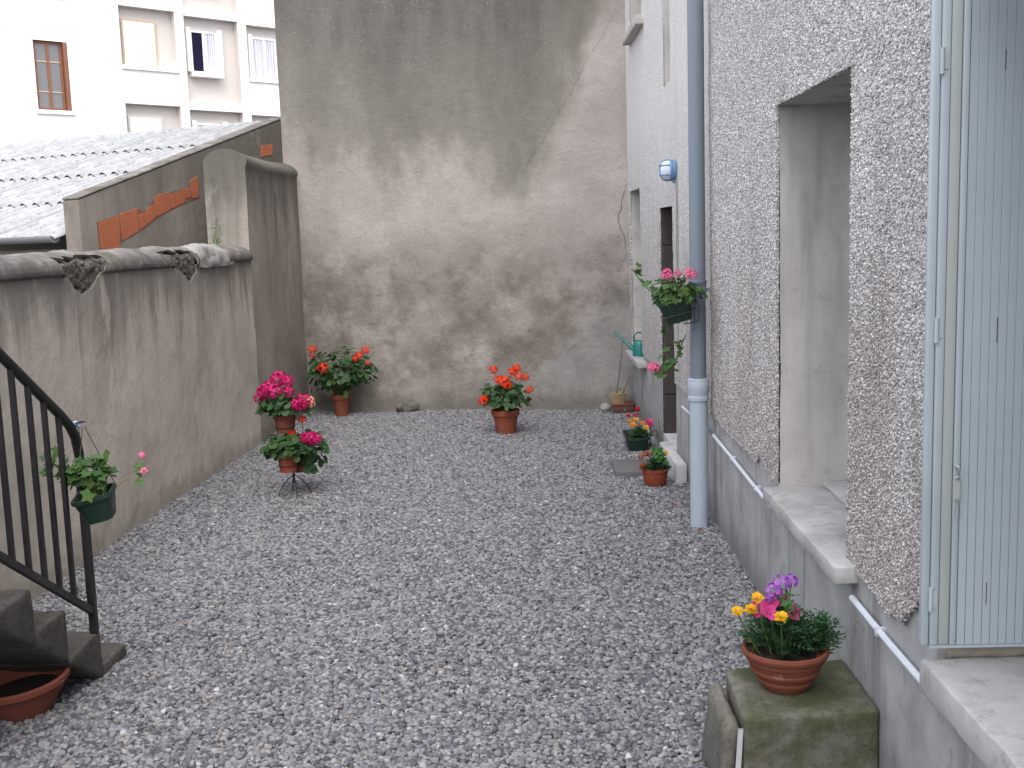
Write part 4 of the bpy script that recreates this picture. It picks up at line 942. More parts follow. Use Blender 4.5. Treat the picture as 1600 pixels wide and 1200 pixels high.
# ------------------------------------------------------------------ plants
def leaf_mesh(name, mat, n=13, scal=0.10, cup=0.22, notch=0.45, lobes=6, seed=0):
    r_ = random.Random(seed); vs = [(0.05, 0, 0)]; fs = []
    for k in range(n):
        a = math.pi * (2 * k / (n - 1) - 1) * 0.93
        r1 = 0.5 * (1 + scal * math.cos(a * lobes)) * (1 - notch * max(0, (abs(a) - 2.3) / 0.65)) * r_.uniform(0.93, 1.07)
        vs.append((0.5 * 0.55 + r1 * math.cos(a) , r1 * math.sin(a) * 1.08, cup * r1 * r1 * 2 + r_.uniform(-.04, .04)))
    for k in range(1, n): fs.append((0, k, k + 1))
    return MB().add(vs, fs).mesh(name, mat, smooth=True, angle=R(80), fix=False)
GER = [leaf_mesh('leaf', 'leaf_geranium', seed=k) for k in range(3)]
IVY = [leaf_mesh('leaf', 'leaf_ivy', 11, 0.26, 0.16, 0.5, 5, seed=k) for k in range(3)]
BRI = [leaf_mesh('leaf', 'leaf_bright', 11, 0.15, 0.2, 0.4, 5, seed=k) for k in range(2)]
def head_mesh(mat, n=26, r=0.045, pr=0.014, squash=0.75, seed=0):
    """a round head of many five-petalled florets"""
    r_ = random.Random(seed); mb = MB()
    for k in range(n):
        zt = 1 - 1.35 * (k + 0.5) / n; a = k * 2.39996 + r_.uniform(-.3, .3)
        q = math.sqrt(max(0, 1 - zt * zt)); d = Vector((q * math.cos(a), q * math.sin(a), zt))
        c = Vector((d.x * r, d.y * r, d.z * r * squash)) * r_.uniform(0.85, 1.1)
        t = d.cross(Vector((0.3, 0.1, 1))).normalized() if abs(d.z) < 0.95 else Vector((1, 0, 0)); b = d.cross(t)
        ph = r_.uniform(0, 6)
        for p in range(5):
            an = ph + p * 2 * math.pi / 5; u_ = t * math.cos(an) + b * math.sin(an); w_ = t * -math.sin(an) + b * math.cos(an)
            mb.add([c, c + u_ * pr * .6 + w_ * pr * .45 + d * pr * .15, c + u_ * pr * 1.15 + d * pr * r_.uniform(.1, .5), c + u_ * pr * .6 - w_ * pr * .45 + d * pr * .15], [(0, 1, 2, 3)])
    return mb.mesh('flower_head', mat, fix=False)
HEAD = {c_: [head_mesh('petal_' + c_, seed=k) for k in range(2)] for c_ in ('red', 'magenta', 'pink', 'salmon')}
def pompon(mat, r=0.022, seed=0, rings=4):
    """marigold: a low dome of crowded ruffled petals"""
    r_ = random.Random(seed); mb = MB(); n = 17 * rings
    for k in range(n):
        zt = 1 - 1.08 * (k + 0.5) / n; a = k * 2.39996 + r_.uniform(-.15, .15); q = math.sqrt(max(0, 1 - zt * zt))
        d = Vector((q * math.cos(a), q * math.sin(a), zt)); c = Vector((d.x * r * .8, d.y * r * .8, d.z * r * .62)) * r_.uniform(.86, 1.08)
        o_ = Vector((math.cos(a), math.sin(a), r_.uniform(-.1, .9))).normalized(); t = (Vector((-math.sin(a), math.cos(a), 0)) + Vector((r_.uniform(-.4, .4), r_.uniform(-.4, .4), r_.uniform(-.4, .4)))).normalized()
        w = r * r_.uniform(.17, .27); ln = r * r_.uniform(.3, .55)
        tip = c + o_ * ln + d * r * r_.uniform(-.02, .18)
        mb.add([c - d * r * .25 - t * w * .4, c - d * r * .25 + t * w * .4, tip + t * w, tip + o_ * ln * .2 - d * r * .05, tip - t * w], [(0, 1, 2, 3, 4)])
    return mb.mesh('flower_head', mat, fix=False)
def trumpet(mat, r=0.03, seed=0):
    """petunia: five joined wavy lobes"""
    r_ = random.Random(seed); mb = MB(); vs = [(0, 0, -r * 0.9)]; n = 20
    for k in range(n): a = 2 * math.pi * k / n; vs.append((0.35 * r * math.cos(a), 0.35 * r * math.sin(a), -r * .15))
    for k in range(n):
        a = 2 * math.pi * k / n; q = r * (1 + 0.16 * math.cos(5 * a)) * r_.uniform(.95, 1.05); vs.append((q * math.cos(a), q * math.sin(a), r * (0.12 * math.sin(5 * a + 1) + .1)))
    fs = [(0, 1 + k, 1 + (k + 1) % n) for k in range(n)] + [(1 + k, 1 + n + k, 1 + n + (k + 1) % n, 1 + (k + 1) % n) for k in range(n)]
    return mb.add(vs, fs).mesh('flower_head', mat, smooth=True, angle=R(80), fix=False)

def put(name, me, parent, loc, nrm, size, spin=None):
    o = link(name, me, parent)
    q = Vector(nrm).normalized().to_track_quat('Z', 'Y')
    o.rotation_euler = (q.to_matrix() @ Matrix.Rotation(random.uniform(0, 6.28) if spin is None else spin, 3, 'Z')).to_euler()
    o.location = loc; o.scale = (size, size, size); return o

POT = lambda R_, r_, h: [(0.0, 0.0), (r_, 0.0), (R_ * 0.90, h * 0.78), (R_ * 1.0, h * 0.785), (R_ * 1.02, h * 0.98), (R_ * 0.99, h), (R_ * 0.90, h), (R_ * 0.88, h * 0.86), (0.0, h * 0.86)]
def soil_disc(r, z): return MB().lathe([(0.0, z + 0.012), (r * .5, z + 0.008), (r, z)], n=20)

def geranium(t, base_z, ell, n, flowers, cols, leaves=GER, lsize=(0.06, 0.085), lo=-0.25, droop=None, smat='stem'):
    """leaves over an uneven mound: ell = (centre x, y, z, radius x, y, z) in the pot's coordinates"""
    cx, cy_, cz_, ax, ay, az = ell; stems = MB(); spots = []
    tries = 0
    while len(spots) < n and tries < n * 40:
        tries += 1
        d = Vector((random.gauss(0, 1), random.gauss(0, 1), random.gauss(0, 1))).normalized()
        if d.z < lo: continue
        k = random.uniform(0.55, 1.0) ** 0.6 * (1 + 0.16 * math.sin(d.x * 7 + cx * 9) + 0.12 * math.sin(d.y * 9 + d.z * 6))
        spots.append((Vector((cx + d.x * ax * k, cy_ + d.y * ay * k, cz_ + d.z * az * k)), d))
    for p, d in spots[::2]:
        b = Vector((random.uniform(-.03, .03), random.uniform(-.03, .03), base_z)); mid = (b + p) / 2 + Vector((0, 0, 0.04))
        stems.tube([b, mid, p], [0.004, 0.003, 0.002], 4, False)
    for f, c_ in zip(flowers, cols):
        f = Vector(f[:3]); b = Vector((cx * .6, cy_ * .6, base_z + .05))
        stems.tube([b, (b + f) / 2 + Vector((0, 0, .05)), f], [0.004, 0.003, 0.0025], 5, False)
    pl = part('plant', stems, smat, t, smooth=True)
    for p, d in spots:
        nrm = d * 0.75 + Vector((random.uniform(-.35, .35), random.uniform(-.35, .35) - 0.25, 0.65))
        put('leaf', random.choice(leaves), pl, p, nrm, random.uniform(*lsize))
    for f, c_ in zip(flowers, cols):
        s_ = f[3] if len(f) > 3 else 1.0
        put('flower_head', random.choice(HEAD[c_]), pl, f[:3], (random.uniform(-.3, .3), -0.5, 0.9), s_ * random.uniform(.9, 1.1))
    return pl

def clay_pot(t, R_, r_, h, mat='terracotta', soil_z=0.86):
    part('pot', MB().lathe(POT(R_, r_, h), n=36), mat, t, smooth=True, angle=R(35))
    part('soil', soil_disc(R_ * 0.875, h * 0.865), 'soil', t, smooth=True)

# the geranium standing in the middle of the far end
t = thing('potted_geranium', 'orange-red geranium in a big terracotta pot standing alone before the end wall', 'potted plant', (-0.39, 10.93, 0), group='potted geraniums')
clay_pot(t, 0.143, 0.095, 0.245)
geranium(t, 0.22, (0.0, 0, 0.34, 0.235, 0.21, 0.21), 240,
         [(-0.105, -.08, 0.665, .95), (0.0, -0.17, 0.56, 1.25), (-0.055, -.17, 0.575, 1.1), (0.035, -.19, 0.515, 1.1), (0.085, 0, 0.63, 1.0), (0.125, 0.0, 0.665, 1.1), (0.15, -.1, 0.59, .9), (0.215, -.05, 0.575, .8), (0.255, -0.1, 0.455, .8), (-0.215, -.13, 0.36, 1.0), (-.2, -.12, .385, .8)], ['red'] * 11, lsize=(0.045, 0.07))
# the one in the corner
t = thing('potted_geranium', 'straggling geranium with four small red heads, terracotta pot in the far left corner', 'potted plant', (-2.33, 12.36, 0), group='potted geraniums')
clay_pot(t, 0.108, 0.078, 0.245, 'terracotta_dull')
geranium(t, 0.22, (0.03, -.03, 0.50, 0.36, 0.2, 0.27), 280,
         [(-0.295, -.06, 0.775, 1.1), (-0.30, -.07, 0.70, .7), (-0.155, -.19, 0.575, 1.25), (0.25, -.1, 0.70, 1.0), (0.325, -.1, 0.755, .95), (0.20, -.12, 0.665, .9), (0.345, -.12, 0.61, .7)], ['red'] * 7, lsize=(0.05, 0.085), lo=-0.75)

# tiered stand with three pots
SX, SYY = -2.0, 8.43
ps = thing('plant_stand', 'thin dark metal stand with splayed legs carrying the pots of magenta geraniums', 'plant stand', (SX, SYY, 0))
part('pole', MB().tube([(0, 0, 0.10), (0, 0, 0.52)], 0.008, 8), 'wire_dark', ps, smooth=True)
for a in (20, 110, 200, 290):
    c_, s_ = math.cos(R(a)), math.sin(R(a))
    part('leg', MB().tube([(0.008 * c_, 0.008 * s_, 0.165), (0.05 * c_, 0.05 * s_, 0.135), (0.115 * c_, 0.115 * s_, 0.05), (0.13 * c_, 0.13 * s_, 0.0)], 0.0048, 6), 'wire_dark', ps, smooth=True)
def ring(x_, y_, z_, r_):
    pts = [(x_ + r_ * math.cos(a), y_ + r_ * math.sin(a), z_) for a in np.linspace(0, 2 * math.pi, 25)]
    part('pot_ring', MB().tube(pts, 0.004, 6).tube([(0, 0, z_ - .02), (x_ * .6, y_ * .6, z_ - .06), (x_, y_, z_ - .055)], 0.004, 6), 'wire_dark', ps, smooth=True)
ring(-0.045, 0.0, 0.555, 0.078); ring(-0.02, -0.075, 0.265, 0.078); ring(0.045, 0.075, 0.235, 0.078)
t = thing('potted_geranium', 'magenta geranium with full heads in the topmost pot on the metal stand', 'potted plant', (SX - 0.045, SYY, 0.51), group='geraniums on the stand')
clay_pot(t, 0.091, 0.068, 0.145, 'terracotta_dull')
geranium(t, 0.12, (0.01, 0, 0.20, 0.195, 0.17, 0.14), 170,
         [(-0.02, -.05, 0.435, 1.3), (0.05, -.05, 0.415, 1.25), (-0.10, -.08, 0.365, 1.3), (-0.04, -.12, 0.345, 1.2), (-0.14, -.05, 0.33, 1.2), (0.07, -.12, 0.34, 1.1), (-0.185, -.02, 0.285, .9), (0.17, -.08, 0.265, 1.2), (0.155, -.1, 0.225, 1.2), (0.12, -.12, 0.245, 1.0), (0.215, -.06, 0.26, .8), (.225, -.05, .225, .7)],
         ['magenta'] * 10 + ['salmon'] * 2, lsize=(0.042, 0.068), lo=-0.3)
t = thing('potted_geranium', 'leafy geranium in the lower front pot of the stand, one magenta head on the right', 'potted plant', (SX - 0.02, SYY - 0.075, 0.21), group='geraniums on the stand')
clay_pot(t, 0.089, 0.066, 0.15, 'terracotta_plastic')
geranium(t, 0.13, (0.02, 0, 0.19, 0.20, 0.16, 0.105), 150, [(0.19, -.03, 0.27, 1.15), (0.225, -.02, 0.255, 1.1), (0.155, -.05, 0.275, 1.0)], ['magenta'] * 3, lsize=(0.045, 0.072), lo=-0.65)
t = thing('potted_geranium', 'geranium with a few red florets in the lower pot behind, on the stand', 'potted plant', (SX + 0.045, SYY + 0.075, 0.18), group='geraniums on the stand')
clay_pot(t, 0.085, 0.064, 0.145, 'terracotta_dull')
geranium(t, 0.12, (0.05, -.01, 0.17, 0.18, 0.13, 0.17), 110, [(0.05, -.08, 0.43, .75), (-0.04, -.1, 0.33, .7), (-0.03, -.1, .30, .6)], ['red'] * 3, lsize=(0.042, 0.068), lo=-0.8)

# hanging troughs
def trough(mbx, L0, W0, L1, W1, h, rim=0.008):
    """tapered open trough, top L0 x W0, bottom L1 x W1, base at z = 0"""
    def rc_(l, w, z_, n=5, rr=0.25):
        q = min(l, w) * rr; out = []
        for sx, sy, a0 in ((1, 1, 0), (-1, 1, 90), (-1, -1, 180), (1, -1, 270)):
            for k in range(n): a = R(a0 + 90 * k / (n - 1)); out.append((sx * (l / 2 - q) + q * math.cos(a), sy * (w / 2 - q) + q * math.sin(a), z_))
        return out
    loops = [rc_(L1, W1, 0), rc_(L0, W0, h - .02), rc_(L0 + .016, W0 + .016, h - .018), rc_(L0 + .016, W0 + .016, h), rc_(L0 - .006, W0 - .006, h), rc_(L1 * .97 + .01, W1 * .97 + .01, h * .72)]
    n = len(loops[0]); vs = [p for l in loops for p in l]; fs = [tuple(range(n))[::-1]]
    for i in range(len(loops) - 1): fs += [(i * n + k, i * n + (k + 1) % n, (i + 1) * n + (k + 1) % n, (i + 1) * n + k) for k in range(n)]
    mbx.add(vs, fs); return loops[-1]
def soil_cap(loop): return MB().add(loop, [tuple(range(len(loop)))])

def leafy_stem(pl_pts, parent, leaves, n, size, flowers=(), col='pink', fs=0.6, spread=0.03):
    pl = part('stem', MB().tube(pl_pts, [0.004] * (len(pl_pts) - 1) + [0.002], 5), 'stem', parent, smooth=True)
    for k in range(n):
        u_ = (k + 0.6) / n * (len(pl_pts) - 1); i = min(int(u_), len(pl_pts) - 2); p = Vector(pl_pts[i]).lerp(Vector(pl_pts[i + 1]), u_ - i)
        put('leaf', random.choice(leaves), pl, p + Vector((random.uniform(-1, 1), random.uniform(-1, 1), random.uniform(-.6, .8))) * spread, (random.uniform(-.7, .7), random.uniform(-1, .0), random.uniform(.2, 1)), random.uniform(*size))
    for f in flowers: put('flower_head', random.choice(HEAD[col]), pl, f, (0, -.6, .7), fs)
    return pl

hb = thing('hanging_planter', 'tilted green hanging trough of pink ivy geraniums in a wire holder on the downpipe', 'planter', (0.90, 7.13, 1.415))
mb = MB(); lp = trough(mb, 0.215, 0.18, 0.165, 0.13, 0.15)
tr = part('trough', mb, 'green_plastic', hb, smooth=True); tr.rotation_euler = (R(8), R(-14), 0)
sl_ = part('soil', soil_cap(lp), 'soil', hb); sl_.rotation_euler = tr.rotation_euler
wh = MB()
for z_ in (0.05, 0.10):
    q = 0.105 + z_ * .1
    wh.tube([(-q, -.095, z_ - .03), (q, -.095, z_ + .02), (q, .09, z_ + .02), (-q, .09, z_ - .03), (-q, -.095, z_ - .03)], 0.003, 5)
for x_ in (-.02, .03, .08): wh.tube([(x_, -.098, .09), (x_ + .01, -.09, -.015), (x_ + .01, .07, -.02)], 0.0028, 5)
wh.tube([(0.02, -.09, -.02), (0.115, -.09, -.005), (0.12, -.09, .10)], 0.003, 5).tube([(0.105, 0, .10), (0.12, 0.06, .19), (0.10, 0.10, .22)], 0.004, 5)
part('wire_holder', wh, 'wire_dark', hb, smooth=True)
geranium(hb, 0.12, (0.0, -.02, 0.18, 0.16, 0.13, 0.105), 130, [(-0.085, -.08, 0.315, .75), (-0.065, -.09, 0.295, .6), (-.10, -.09, .29, .5), (0.06, -.08, 0.315, .7), (0.078, -.1, 0.295, .65), (.05, -.1, .29, .5), (-0.01, -.08, 0.305, .5)], ['pink'] * 7, IVY, (0.034, 0.055), -0.6)
leafy_stem([(-0.08, -.02, .14), (-0.15, 0, .16), (-.22, 0.03, .235), (-.27, .06, .30), (-.29, .07, .345)], hb, IVY, 12, (0.035, 0.06))
leafy_stem([(0.0, .1, .1), (-0.06, .1, -.05), (-.09, .06, -.2), (-.05, .03, -.30)], hb, IVY, 7, (0.035, 0.055))
leafy_stem([(0.06, .1, -.1), (0.0, .06, -.22), (-.03, .02, -.30), (-.10, -.02, -.335), (-.17, -.03, -.32)], hb, IVY, 12, (0.035, 0.06), [(-.185, -.04, -.30), (-.165, -.05, -.305)], 'pink', .7)

rb = thing('railing_planter', 'green planter hung on the stair railing by wires, trailing leaves and tiny pink flowers', 'planter', (-2.0, 4.73, 0.795))
mb = MB(); lp = trough(mb, 0.165, 0.17, 0.11, 0.12, 0.125)
tr = part('trough', mb, 'green_plastic', rb, smooth=True); tr.rotation_euler = (R(6), R(-13), R(8))
sl_ = part('soil', soil_cap(lp), 'soil', rb); sl_.rotation_euler = tr.rotation_euler
part('hanger', MB().tube([(-.10, -.03, .10), (-.105, .05, .25), (-.11, .12, .395)], 0.0022, 5).tube([(.085, -.02, .145), (-.02, .06, .29), (-.10, .12, .40)], 0.0022, 5).tube([(-.09, .06, .10), (-.125, .115, .40)], 0.0022, 5), 'wire_dark', rb, smooth=True)
geranium(rb, 0.10, (-0.035, 0, 0.19, 0.115, 0.09, 0.085), 52, [], [], IVY, (0.035, 0.065), -0.5)
leafy_stem([(-.06, -.02, .15), (-.12, -.03, .21), (-.17, -.04, .25), (-.215, -.04, .29)], rb, IVY, 13, (0.045, 0.07), spread=0.035)
leafy_stem([(-.05, -.02, .14), (-.10, -.05, .185), (-.19, -.04, .205)], rb, IVY, 9, (0.04, 0.065))
leafy_stem([(-.03, 0, .16), (-.01, .02, .25), (.03, .02, .285)], rb, IVY, 7, (0.04, 0.06))
tw = part('stem', MB().tube([(.075, -.01, .14), (.11, -.01, .17), (.165, -.01, .20), (.185, -.01, .215)], [.003, .003, .0025, .002], 6), 'twig', rb, smooth=True)
for p in ((.17, -.01, .22), (.19, -.01, .215), (.185, -.015, .19), (.195, -.02, .175), (.20, -.01, .25)): put('leaf', random.choice(IVY), tw, p, (random.uniform(-.5, .5), -.8, .5), random.uniform(.028, .045))
put('flower_head', HEAD['pink'][0], tw, (.212, -.02, .215), (0.3, -.6, .6), .42); put('flower_head', HEAD['pink'][1], tw, (.205, -.01, .285), (0.3, -.6, .6), .34)
orn = thing('garden_ornament', 'small shiny violet and white dragonfly ornament clipped on the black handrail', 'ornament', (-2.118, 4.785, 1.213))
part('body', MB().tube([(-.035, 0, .012), (0, -.005, .006), (.035, -.01, -.008)], [0.006, 0.009, 0.004], 8), 'teal_plastic', orn, smooth=True)
for sx, sy in ((-1, 1), (1, 1), (-1, -1), (1, -1)):
    part('wing', MB().add([(0, 0, .01), (.012 + .02 * (sx > 0), -.03 * sy - .012, .016), (.03 * sx + .012, -.045 * sy - .01, .010), (.02 * sx, -.02 * sy, .004)], [(0, 1, 2, 3)]).add([(0, 0, .008), (.012 + .02 * (sx > 0), -.03 * sy - .012, .014), (.03 * sx + .012, -.045 * sy - .01, .008), (.02 * sx, -.02 * sy, .002)], [(3, 2, 1, 0)]), 'violet_foil' if sx > 0 else 'white_plastic', orn)

# ferny foliage (marigolds)
def ferny(n, c, rad, hgt, leafl=0.05, seed=0):
    r_ = random.Random(seed); mb = MB()
    for k in range(n):
        a = r_.uniform(0, 6.283); q = math.sqrt(r_.random()); tip = Vector((c[0] + rad[0] * q * math.cos(a), c[1] + rad[1] * q * math.sin(a), c[2] + hgt * (1 - 0.75 * q * q) * r_.uniform(.55, 1.05)))
        d = Vector((math.cos(a) * (q + .2), math.sin(a) * (q + .2), r_.uniform(-.1, .8))).normalized()
        sd2 = d.cross(Vector((r_.uniform(-.4, .4), r_.uniform(-.4, .4), 1))).normalized(); ln = leafl * r_.uniform(.7, 1.3); up_ = sd2.cross(d)
        root_ = tip - d * ln
        for j in range(5):
            p = root_ + d * ln * (j + .6) / 5; w = ln * 0.30 * (1 - .12 * j)
            for s_ in (-1, 1):
                tp_ = p + sd2 * s_ * w + d * ln * .18 + up_ * r_.uniform(-.1, .15) * ln
                mb.add([p, p + (tp_ - p) * .55 + d * ln * .085, tp_, p + (tp_ - p) * .5 - d * ln * .075], [(0, 1, 2, 3)])
        mb.add([root_ + d * ln * .9, tip + sd2 * ln * .05, tip + d * ln * .25, tip - sd2 * ln * .05], [(0, 1, 2, 3)])
        if k % 3 == 0: mb.tube([(c[0] * .8 + r_.uniform(-.02, .02), c[1] * .8 + r_.uniform(-.02, .02), c[2]), tip], 0.0016, 3, False)
    return mb

# bowl of marigolds on the block
bw = thing('flower_bowl', 'wide ringed terracotta bowl of marigolds, petunias and violet phlox on the mossy block', 'potted plant', (0.866, 3.87, 0.31))
part('bowl', MB().lathe([(0, 0), (0.078, 0), (0.084, 0.004), (0.096, 0.028), (0.103, 0.031), (0.106, 0.040), (0.104, 0.044), (0.118, 0.066), (0.125, 0.069), (0.128, 0.078), (0.126, 0.083), (0.137, 0.108), (0.143, 0.112), (0.147, 0.128), (0.156, 0.134), (0.160, 0.146), (0.157, 0.156), (0.150, 0.159), (0.142, 0.153), (0.136, 0.13), (0.0, 0.125)], n=48), 'terracotta_dull', bw, smooth=True, angle=R(30))
part('soil', MB().lathe([(0, 0.132), (0.08, 0.131), (0.1365, 0.128)], n=32), 'soil', bw, smooth=True)
fo = part('foliage', ferny(190, (-0.015, .01, 0.130), (0.16, 0.13), 0.20, 0.082, 5), 'leaf_fern', bw, kind='stuff', fix=False)
part('foliage', ferny(70, (0.125, 0, 0.14), (0.105, 0.085), 0.15, 0.08, 6), 'leaf_fern', bw, kind='stuff', fix=False)
stm = MB()
def stalk(p): stm.tube([(p[0] * .5, p[1] * .5, .14), (p[0] * .85, p[1] * .85, .14 + (p[2] - .14) * .6), p], [.003, .0025, .002], 5, False)
YEL = [pompon('petal_yellow', .0165, k) for k in range(2)]; PET = [trumpet('petal_rose', .029, k) for k in range(2)]
FL = [('y', (-0.195, -.12, .335)), ('y', (-0.115, -.07, .365)), ('y', (-0.048, -.15, .322)), ('y', (-.128, -.02, .305)), ('r', (-.055, -.02, .328)), ('r', (-.02, .02, .332)), ('r', (.026, -.02, .292)), ('r', (-.10, .0, .30)), ('r', (-.065, -.05, .305))]
for _, p in FL: stalk(p)
stm.tube([(0.0, 0, .14), (0.012, 0, .28), (0.005, 0.0, .36), (0.0, 0, .385)], [.0035, .003, .0025, .002], 5, False)
stm.tube([(0.01, 0, .30), (0.02, 0, .38), (.025, 0, .40)], [.002] * 3, 5, False)
pl = part('plant', stm, 'stem', bw, smooth=True)
for k_, p in FL:
    if k_ == 'y': put('flower_head', random.choice(YEL), pl, p, (-.15, -.45, .85), random.uniform(.95, 1.1))
    else: put('flower_head', random.choice(PET), pl, p, (random.uniform(-.4, .6), -.75, .5), random.uniform(.9, 1.1))
VIO = [head_mesh('petal_violet', 17, .026, .0115, .7, k) for k in range(2)]
for p, s_ in (((-.045, -.02, .375), 1.0), ((-.02, -.01, .40), 1.1), ((.022, 0, .405), .9), ((-.065, -.02, .35), .6)): put('flower_head', VIO[0], pl, p, (0, -.5, .8), s_)
for k in range(9): put('leaf', random.choice(BRI), pl, (0.008 + random.uniform(-.025, .025), random.uniform(-.03, .0), .26 + .013 * k), (random.uniform(-1, 1), -.6, .6), .03)

# green planter of marigolds near the door
gp_ = thing('green_planter', 'dark green rectangular planter of orange and yellow marigolds beside the door step', 'planter', (0.85, 9.98, 0))
mb = MB(); lp = trough(mb, 0.205, 0.46, 0.15, 0.38, 0.135)
part('trough', mb, 'green_plastic', gp_, smooth=True)
part('soil', soil_cap(lp), 'soil', gp_)
part('foliage', ferny(150, (0.03, -.06, 0.11), (0.10, 0.16), 0.12, 0.05, 9), 'leaf_fern', gp_, kind='stuff', fix=False)
part('hook', MB().tube([(0.13, -.02, -.01), (.13, -.02, .15), (.135, -.02, .21), (.15, -.02, .225), (.165, -.02, .205)], .005, 6).tube([(.14, .05, .1), (.16, -.0, .165), (.19, -.02, .16), (.20, -.02, .10)], .005, 6), 'wire_dark', gp_, smooth=True)
stm = MB(); FG = [((-.035, -.12, .235), 'petal_orange', 1.15), ((-.005, -.08, .275), 'petal_orange', 1.0), ((.085, -.12, .21), 'petal_yellow', 1.0), ((.06, -.06, .245), 'petal_orange', .85), ((-.06, -.02, .26), 'petal_orange', .8), ((.0, .05, .30), 'petal_crimson', .9), ((.025, .1, .345), 'petal_crimson', 1.1), ((-.06, .1, .285), 'petal_crimson', .9), ((.115, -.07, .255), 'petal_rose', 1.3), ((.12, -.09, .235), 'petal_rose', 1.1)]
for p, _, _ in FG: stalk(p)
pl = part('plant', stm, 'stem', gp_, smooth=True)
pc_ = {}
for p, mt_, s_ in FG:
    if mt_ not in pc_: pc_[mt_] = pompon(mt_, .021, 3)
    put('flower_head', pc_[mt_], pl, p, (random.uniform(-.3, .3), -.5, .8), s_)
# round terracotta pot near the step
tp_ = thing('potted_marigold', 'small round terracotta pot of green marigold with faded rust flowers by the step', 'potted plant', (0.866, 8.45, 0))
part('pot', MB().lathe([(0, 0), (0.072, 0), (0.080, 0.012), (0.096, 0.075), (0.100, 0.115), (0.106, 0.120), (0.106, 0.142), (0.098, 0.144), (0.094, 0.12), (0, 0.118)], n=36), 'terracotta_plastic', tp_, smooth=True, angle=R(35))
part('soil', MB().lathe([(0, .124), (.094, .121)], n=20), 'soil', tp_)
part('foliage', ferny(220, (0.01, 0, 0.115), (0.12, 0.11), 0.12, 0.05, 12), 'leaf_fern', tp_, kind='stuff', fix=False)
stm = MB(); FR = [(-.115, -.05, .24), (-.075, -.03, .26), (-.045, -.03, .255), (-.11, -.08, .165), (-.10, -.07, .18)]
for p in FR + [(.07, -.05, .275), (0.03, 0, .26), (.05, 0, .27)]: stalk(p)
pl = part('plant', stm, 'stem', tp_, smooth=True)
RU = pompon('petal_rust', .019, 1, 3)
for p in FR: put('flower_head', RU, pl, p, (-.3, -.5, .8), random.uniform(.9, 1.2))
put('flower_head', pc_['petal_yellow'], pl, (.085, -.05, .272), (.2, -.5, .8), .7)
for k in range(26): put('leaf', random.choice(BRI), pl, (.045 + random.uniform(-.06, .06), random.uniform(-.06, .03), random.uniform(.19, .30)), (random.uniform(-.8, .8), -.5, .8), random.uniform(.035, .05))

# empty bowl under the steps
eb = thing('empty_bowl', 'large empty terracotta bowl of dark soil on the gravel under the stone steps', 'bowl', (-2.31, 4.50, -0.012))
part('bowl', MB().lathe([(0, 0), (0.105, 0), (0.118, 0.02), (0.165, 0.085), (0.190, 0.125), (0.203, 0.132), (0.208, 0.155), (0.200, 0.165), (0.188, 0.16), (0.180, 0.13), (0.150, 0.085), (0.0, 0.075)], n=48), 'terracotta_dull', eb, smooth=True, angle=R(35))
part('soil', MB().lathe([(0, .095), (.08, .10), (.163, .098)], n=32), 'soil', eb, smooth=True)
for c_ in eb.children: c_.rotation_euler = (R(3), R(-5), 0)

# paving slab, crate, basket, sticks, stones, watering can
o = link('paving_slab', MB().box((0.575, 8.80, -0.02), (0.885, 9.30, 0.038)).mesh('paving_slab', 'slab', bevel=0.004)); tag(o, 'flat dark grey paving slab lying on the gravel beside the round terracotta pot', 'slab')
cr = thing('wooden_crate', 'low reddish brown wooden drawer on the gravel in the far right corner, under the basket', 'crate', (0.885, 12.05, 0), R(-4))
part('box', MB().box((-.115, -.09, -.01), (.115, .09, .085)), 'crate_wood', cr, bevel=0.004)
part('front_panel', MB().box((-.095, -.097, .01), (.095, -.0905, .072)), 'crate_wood', cr, bevel=0.003)
part('knob', MB().tube([(.02, -.097, .04), (.02, -.112, .04)], .008, 10), 'gutter_zinc', cr, smooth=True)
part('lid', MB().box((-.125, -.10, .087), (.122, .095, .103)), 'terracotta_dull', cr, bevel=0.003)
bk = thing('basket', 'small straw-coloured wicker basket standing on the wooden crate in the corner', 'basket', (0.838, 12.03, 0.104))
part('weave', MB().lathe([(0, 0), (.066, 0), (.080, .10), (.086, .115), (.083, .122), (.074, .118), (.068, .02), (0, .015)], n=30), 'wicker', bk, smooth=True)
for k in range(20):
    a = 2 * math.pi * k / 20; part('cane', MB().tube([(.068 * math.cos(a), .068 * math.sin(a), .002), (.076 * math.cos(a), .076 * math.sin(a), .06), (.084 * math.cos(a), .084 * math.sin(a), .113)], .0055, 5), 'wicker', bk, smooth=True)
for s_ in (-1, 1): part('handle', MB().tube([(.08 * s_, 0, .095), (.105 * s_, 0, .11), (.108 * s_, 0, .085), (.085 * s_, 0, .07)], .006, 6), 'mortar_pale', bk, smooth=True)
o = link('garden_cane', MB().tube([(0.80, 12.03, 0.13), (0.85, 12.05, 0.40), (0.905, 12.09, 0.84)], [.006, .005, .004], 7).mesh('garden_cane', 'cane', smooth=True)); tag(o, 'long thin dark cane leaning up from the basket to the window sill', 'cane')
o = link('garden_cane', MB().tube([(0.885, 12.05, 0.215), (0.93, 12.07, 0.30), (0.975, 12.1, 0.40)], [.006, .005, .003], 7).mesh('garden_cane', 'cane', smooth=True)); tag(o, 'short broken dark cane sticking out of the right of the basket', 'cane')
wc = thing('watering_can', 'teal plastic watering can with a long thin spout on the far window sill', 'watering can', (1.035, 11.5, 0.692), R(180 + 0))
part('body', MB().lathe([(0, 0), (.075, 0), (.078, .01), (.070, .12), (.058, .155), (.052, .16), (.05, .15), (.0, .145)], n=28), 'teal_plastic', wc, smooth=True)
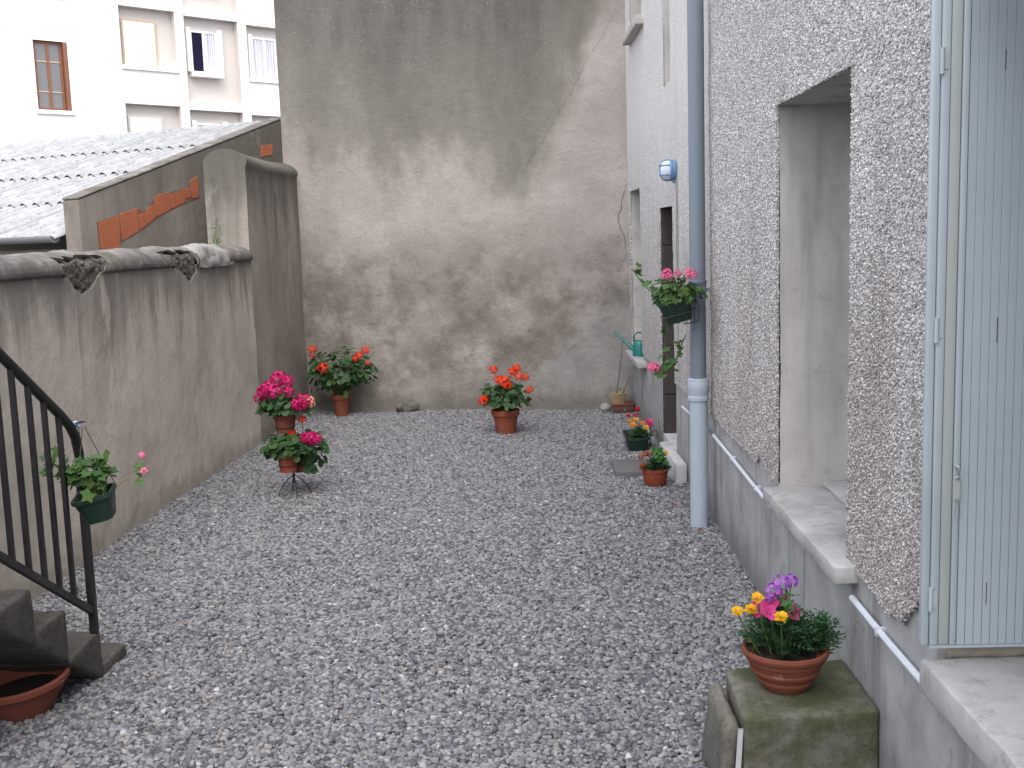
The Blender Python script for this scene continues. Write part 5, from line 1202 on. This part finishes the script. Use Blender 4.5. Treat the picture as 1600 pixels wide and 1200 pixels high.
part('spout', MB().tube([(.06, -.02, .06), (.12, -.06, .115), (.17, -.11, .165), (.235, -.17, .235), (.262, -.19, .245)], [.02, .015, .011, .008, .009], 10), 'teal_plastic', wc, smooth=True)
part('handle', MB().tube([(.05, .0, .15), (.06, .0, .215), (.02, 0, .25), (-.05, 0, .235), (-.085, 0, .17), (-.075, 0, .08)], .009, 8), 'teal_plastic', wc, smooth=True)
def stone(loc, sz, seed, label, mat='rough_stone'):
    bm = bmesh.new(); bmesh.ops.create_icosphere(bm, subdivisions=3, radius=1); r_ = random.Random(seed); cuts = [Vector((r_.gauss(0, 1), r_.gauss(0, 1), r_.gauss(0, 1))).normalized() for _ in range(9)]
    for v in bm.verts:
        for c_ in cuts:
            d = v.co.dot(c_) - 0.72
            if d > 0: v.co -= c_ * d
        v.co = Vector((v.co.x * sz[0], v.co.y * sz[1], v.co.z * sz[2]))
    me = bpy.data.meshes.new('stone'); bm.to_mesh(me); bm.free(); me.materials.append(MT[mat])
    o = link('stone', me); o.location = loc; tag(o, label, 'stone')
stone((-1.55, 12.46, 0.065), (.11, .07, .075), 1, 'jagged grey stone at the foot of the end wall, left of the middle')
stone((-1.68, 12.47, 0.05), (.06, .05, .05), 3, 'small brown stone touching the jagged grey stone at the wall foot', 'rubble')
stone((0.70, 12.15, 0.045), (.065, .06, .06), 5, 'pale rounded stone on the gravel just left of the wooden crate', 'mortar_pale')
# a fallen leaf or two on the gravel, and weeds on the wall
for k, (x_, y_) in enumerate(((0.93, 7.75), (1.0, 7.05))):
    o = put('fallen_leaf', GER[0].copy() if k == 0 else fl_me, None, (x_, y_, 0.02), (.2, -.2, 1), .03) if k else None
    if k == 0:
        fl_me = GER[0].copy(); fl_me.materials.clear(); fl_me.materials.append(MT['petal_rust']); o = put('fallen_leaf', fl_me, None, (x_, y_, 0.02), (.2, -.2, 1), .035)
    tag(o, ('rusty dead leaf on the gravel just behind the downpipe foot', 'rusty dead leaf on the gravel in front of the downpipe foot', 'rusty dead leaf lying beyond the plant stand in mid yard', 'rusty dead leaf on the open gravel left of the plinth')[k], 'leaf', 'dead leaves on the gravel')
for loc, n, lab in (((-3.14, 10.66, 2.05), 9, 'small green weed growing from the joint at the raised end of the left wall'), ((-3.02, 10.2, 2.0), 6, 'tiny green weed sprouting on the coping beside the mortar patch')):
    t = thing('weed', lab, 'weed', loc)
    pl = part('stem', MB().tube([(0, 0, -.05), (0.005, -.02, .10), (0.02, -.03, .22)], .003, 5).tube([(0, 0, -.05), (-.03, -.02, .08)], .003, 5), 'stem', t, smooth=True)
    for k in range(n * 2): put('leaf', random.choice(IVY), pl, (random.uniform(-.045, .045), random.uniform(-.05, 0), random.uniform(-.03, .2 if n > 6 else .06)), (random.uniform(-.7, .7), -.7, .5), .018)
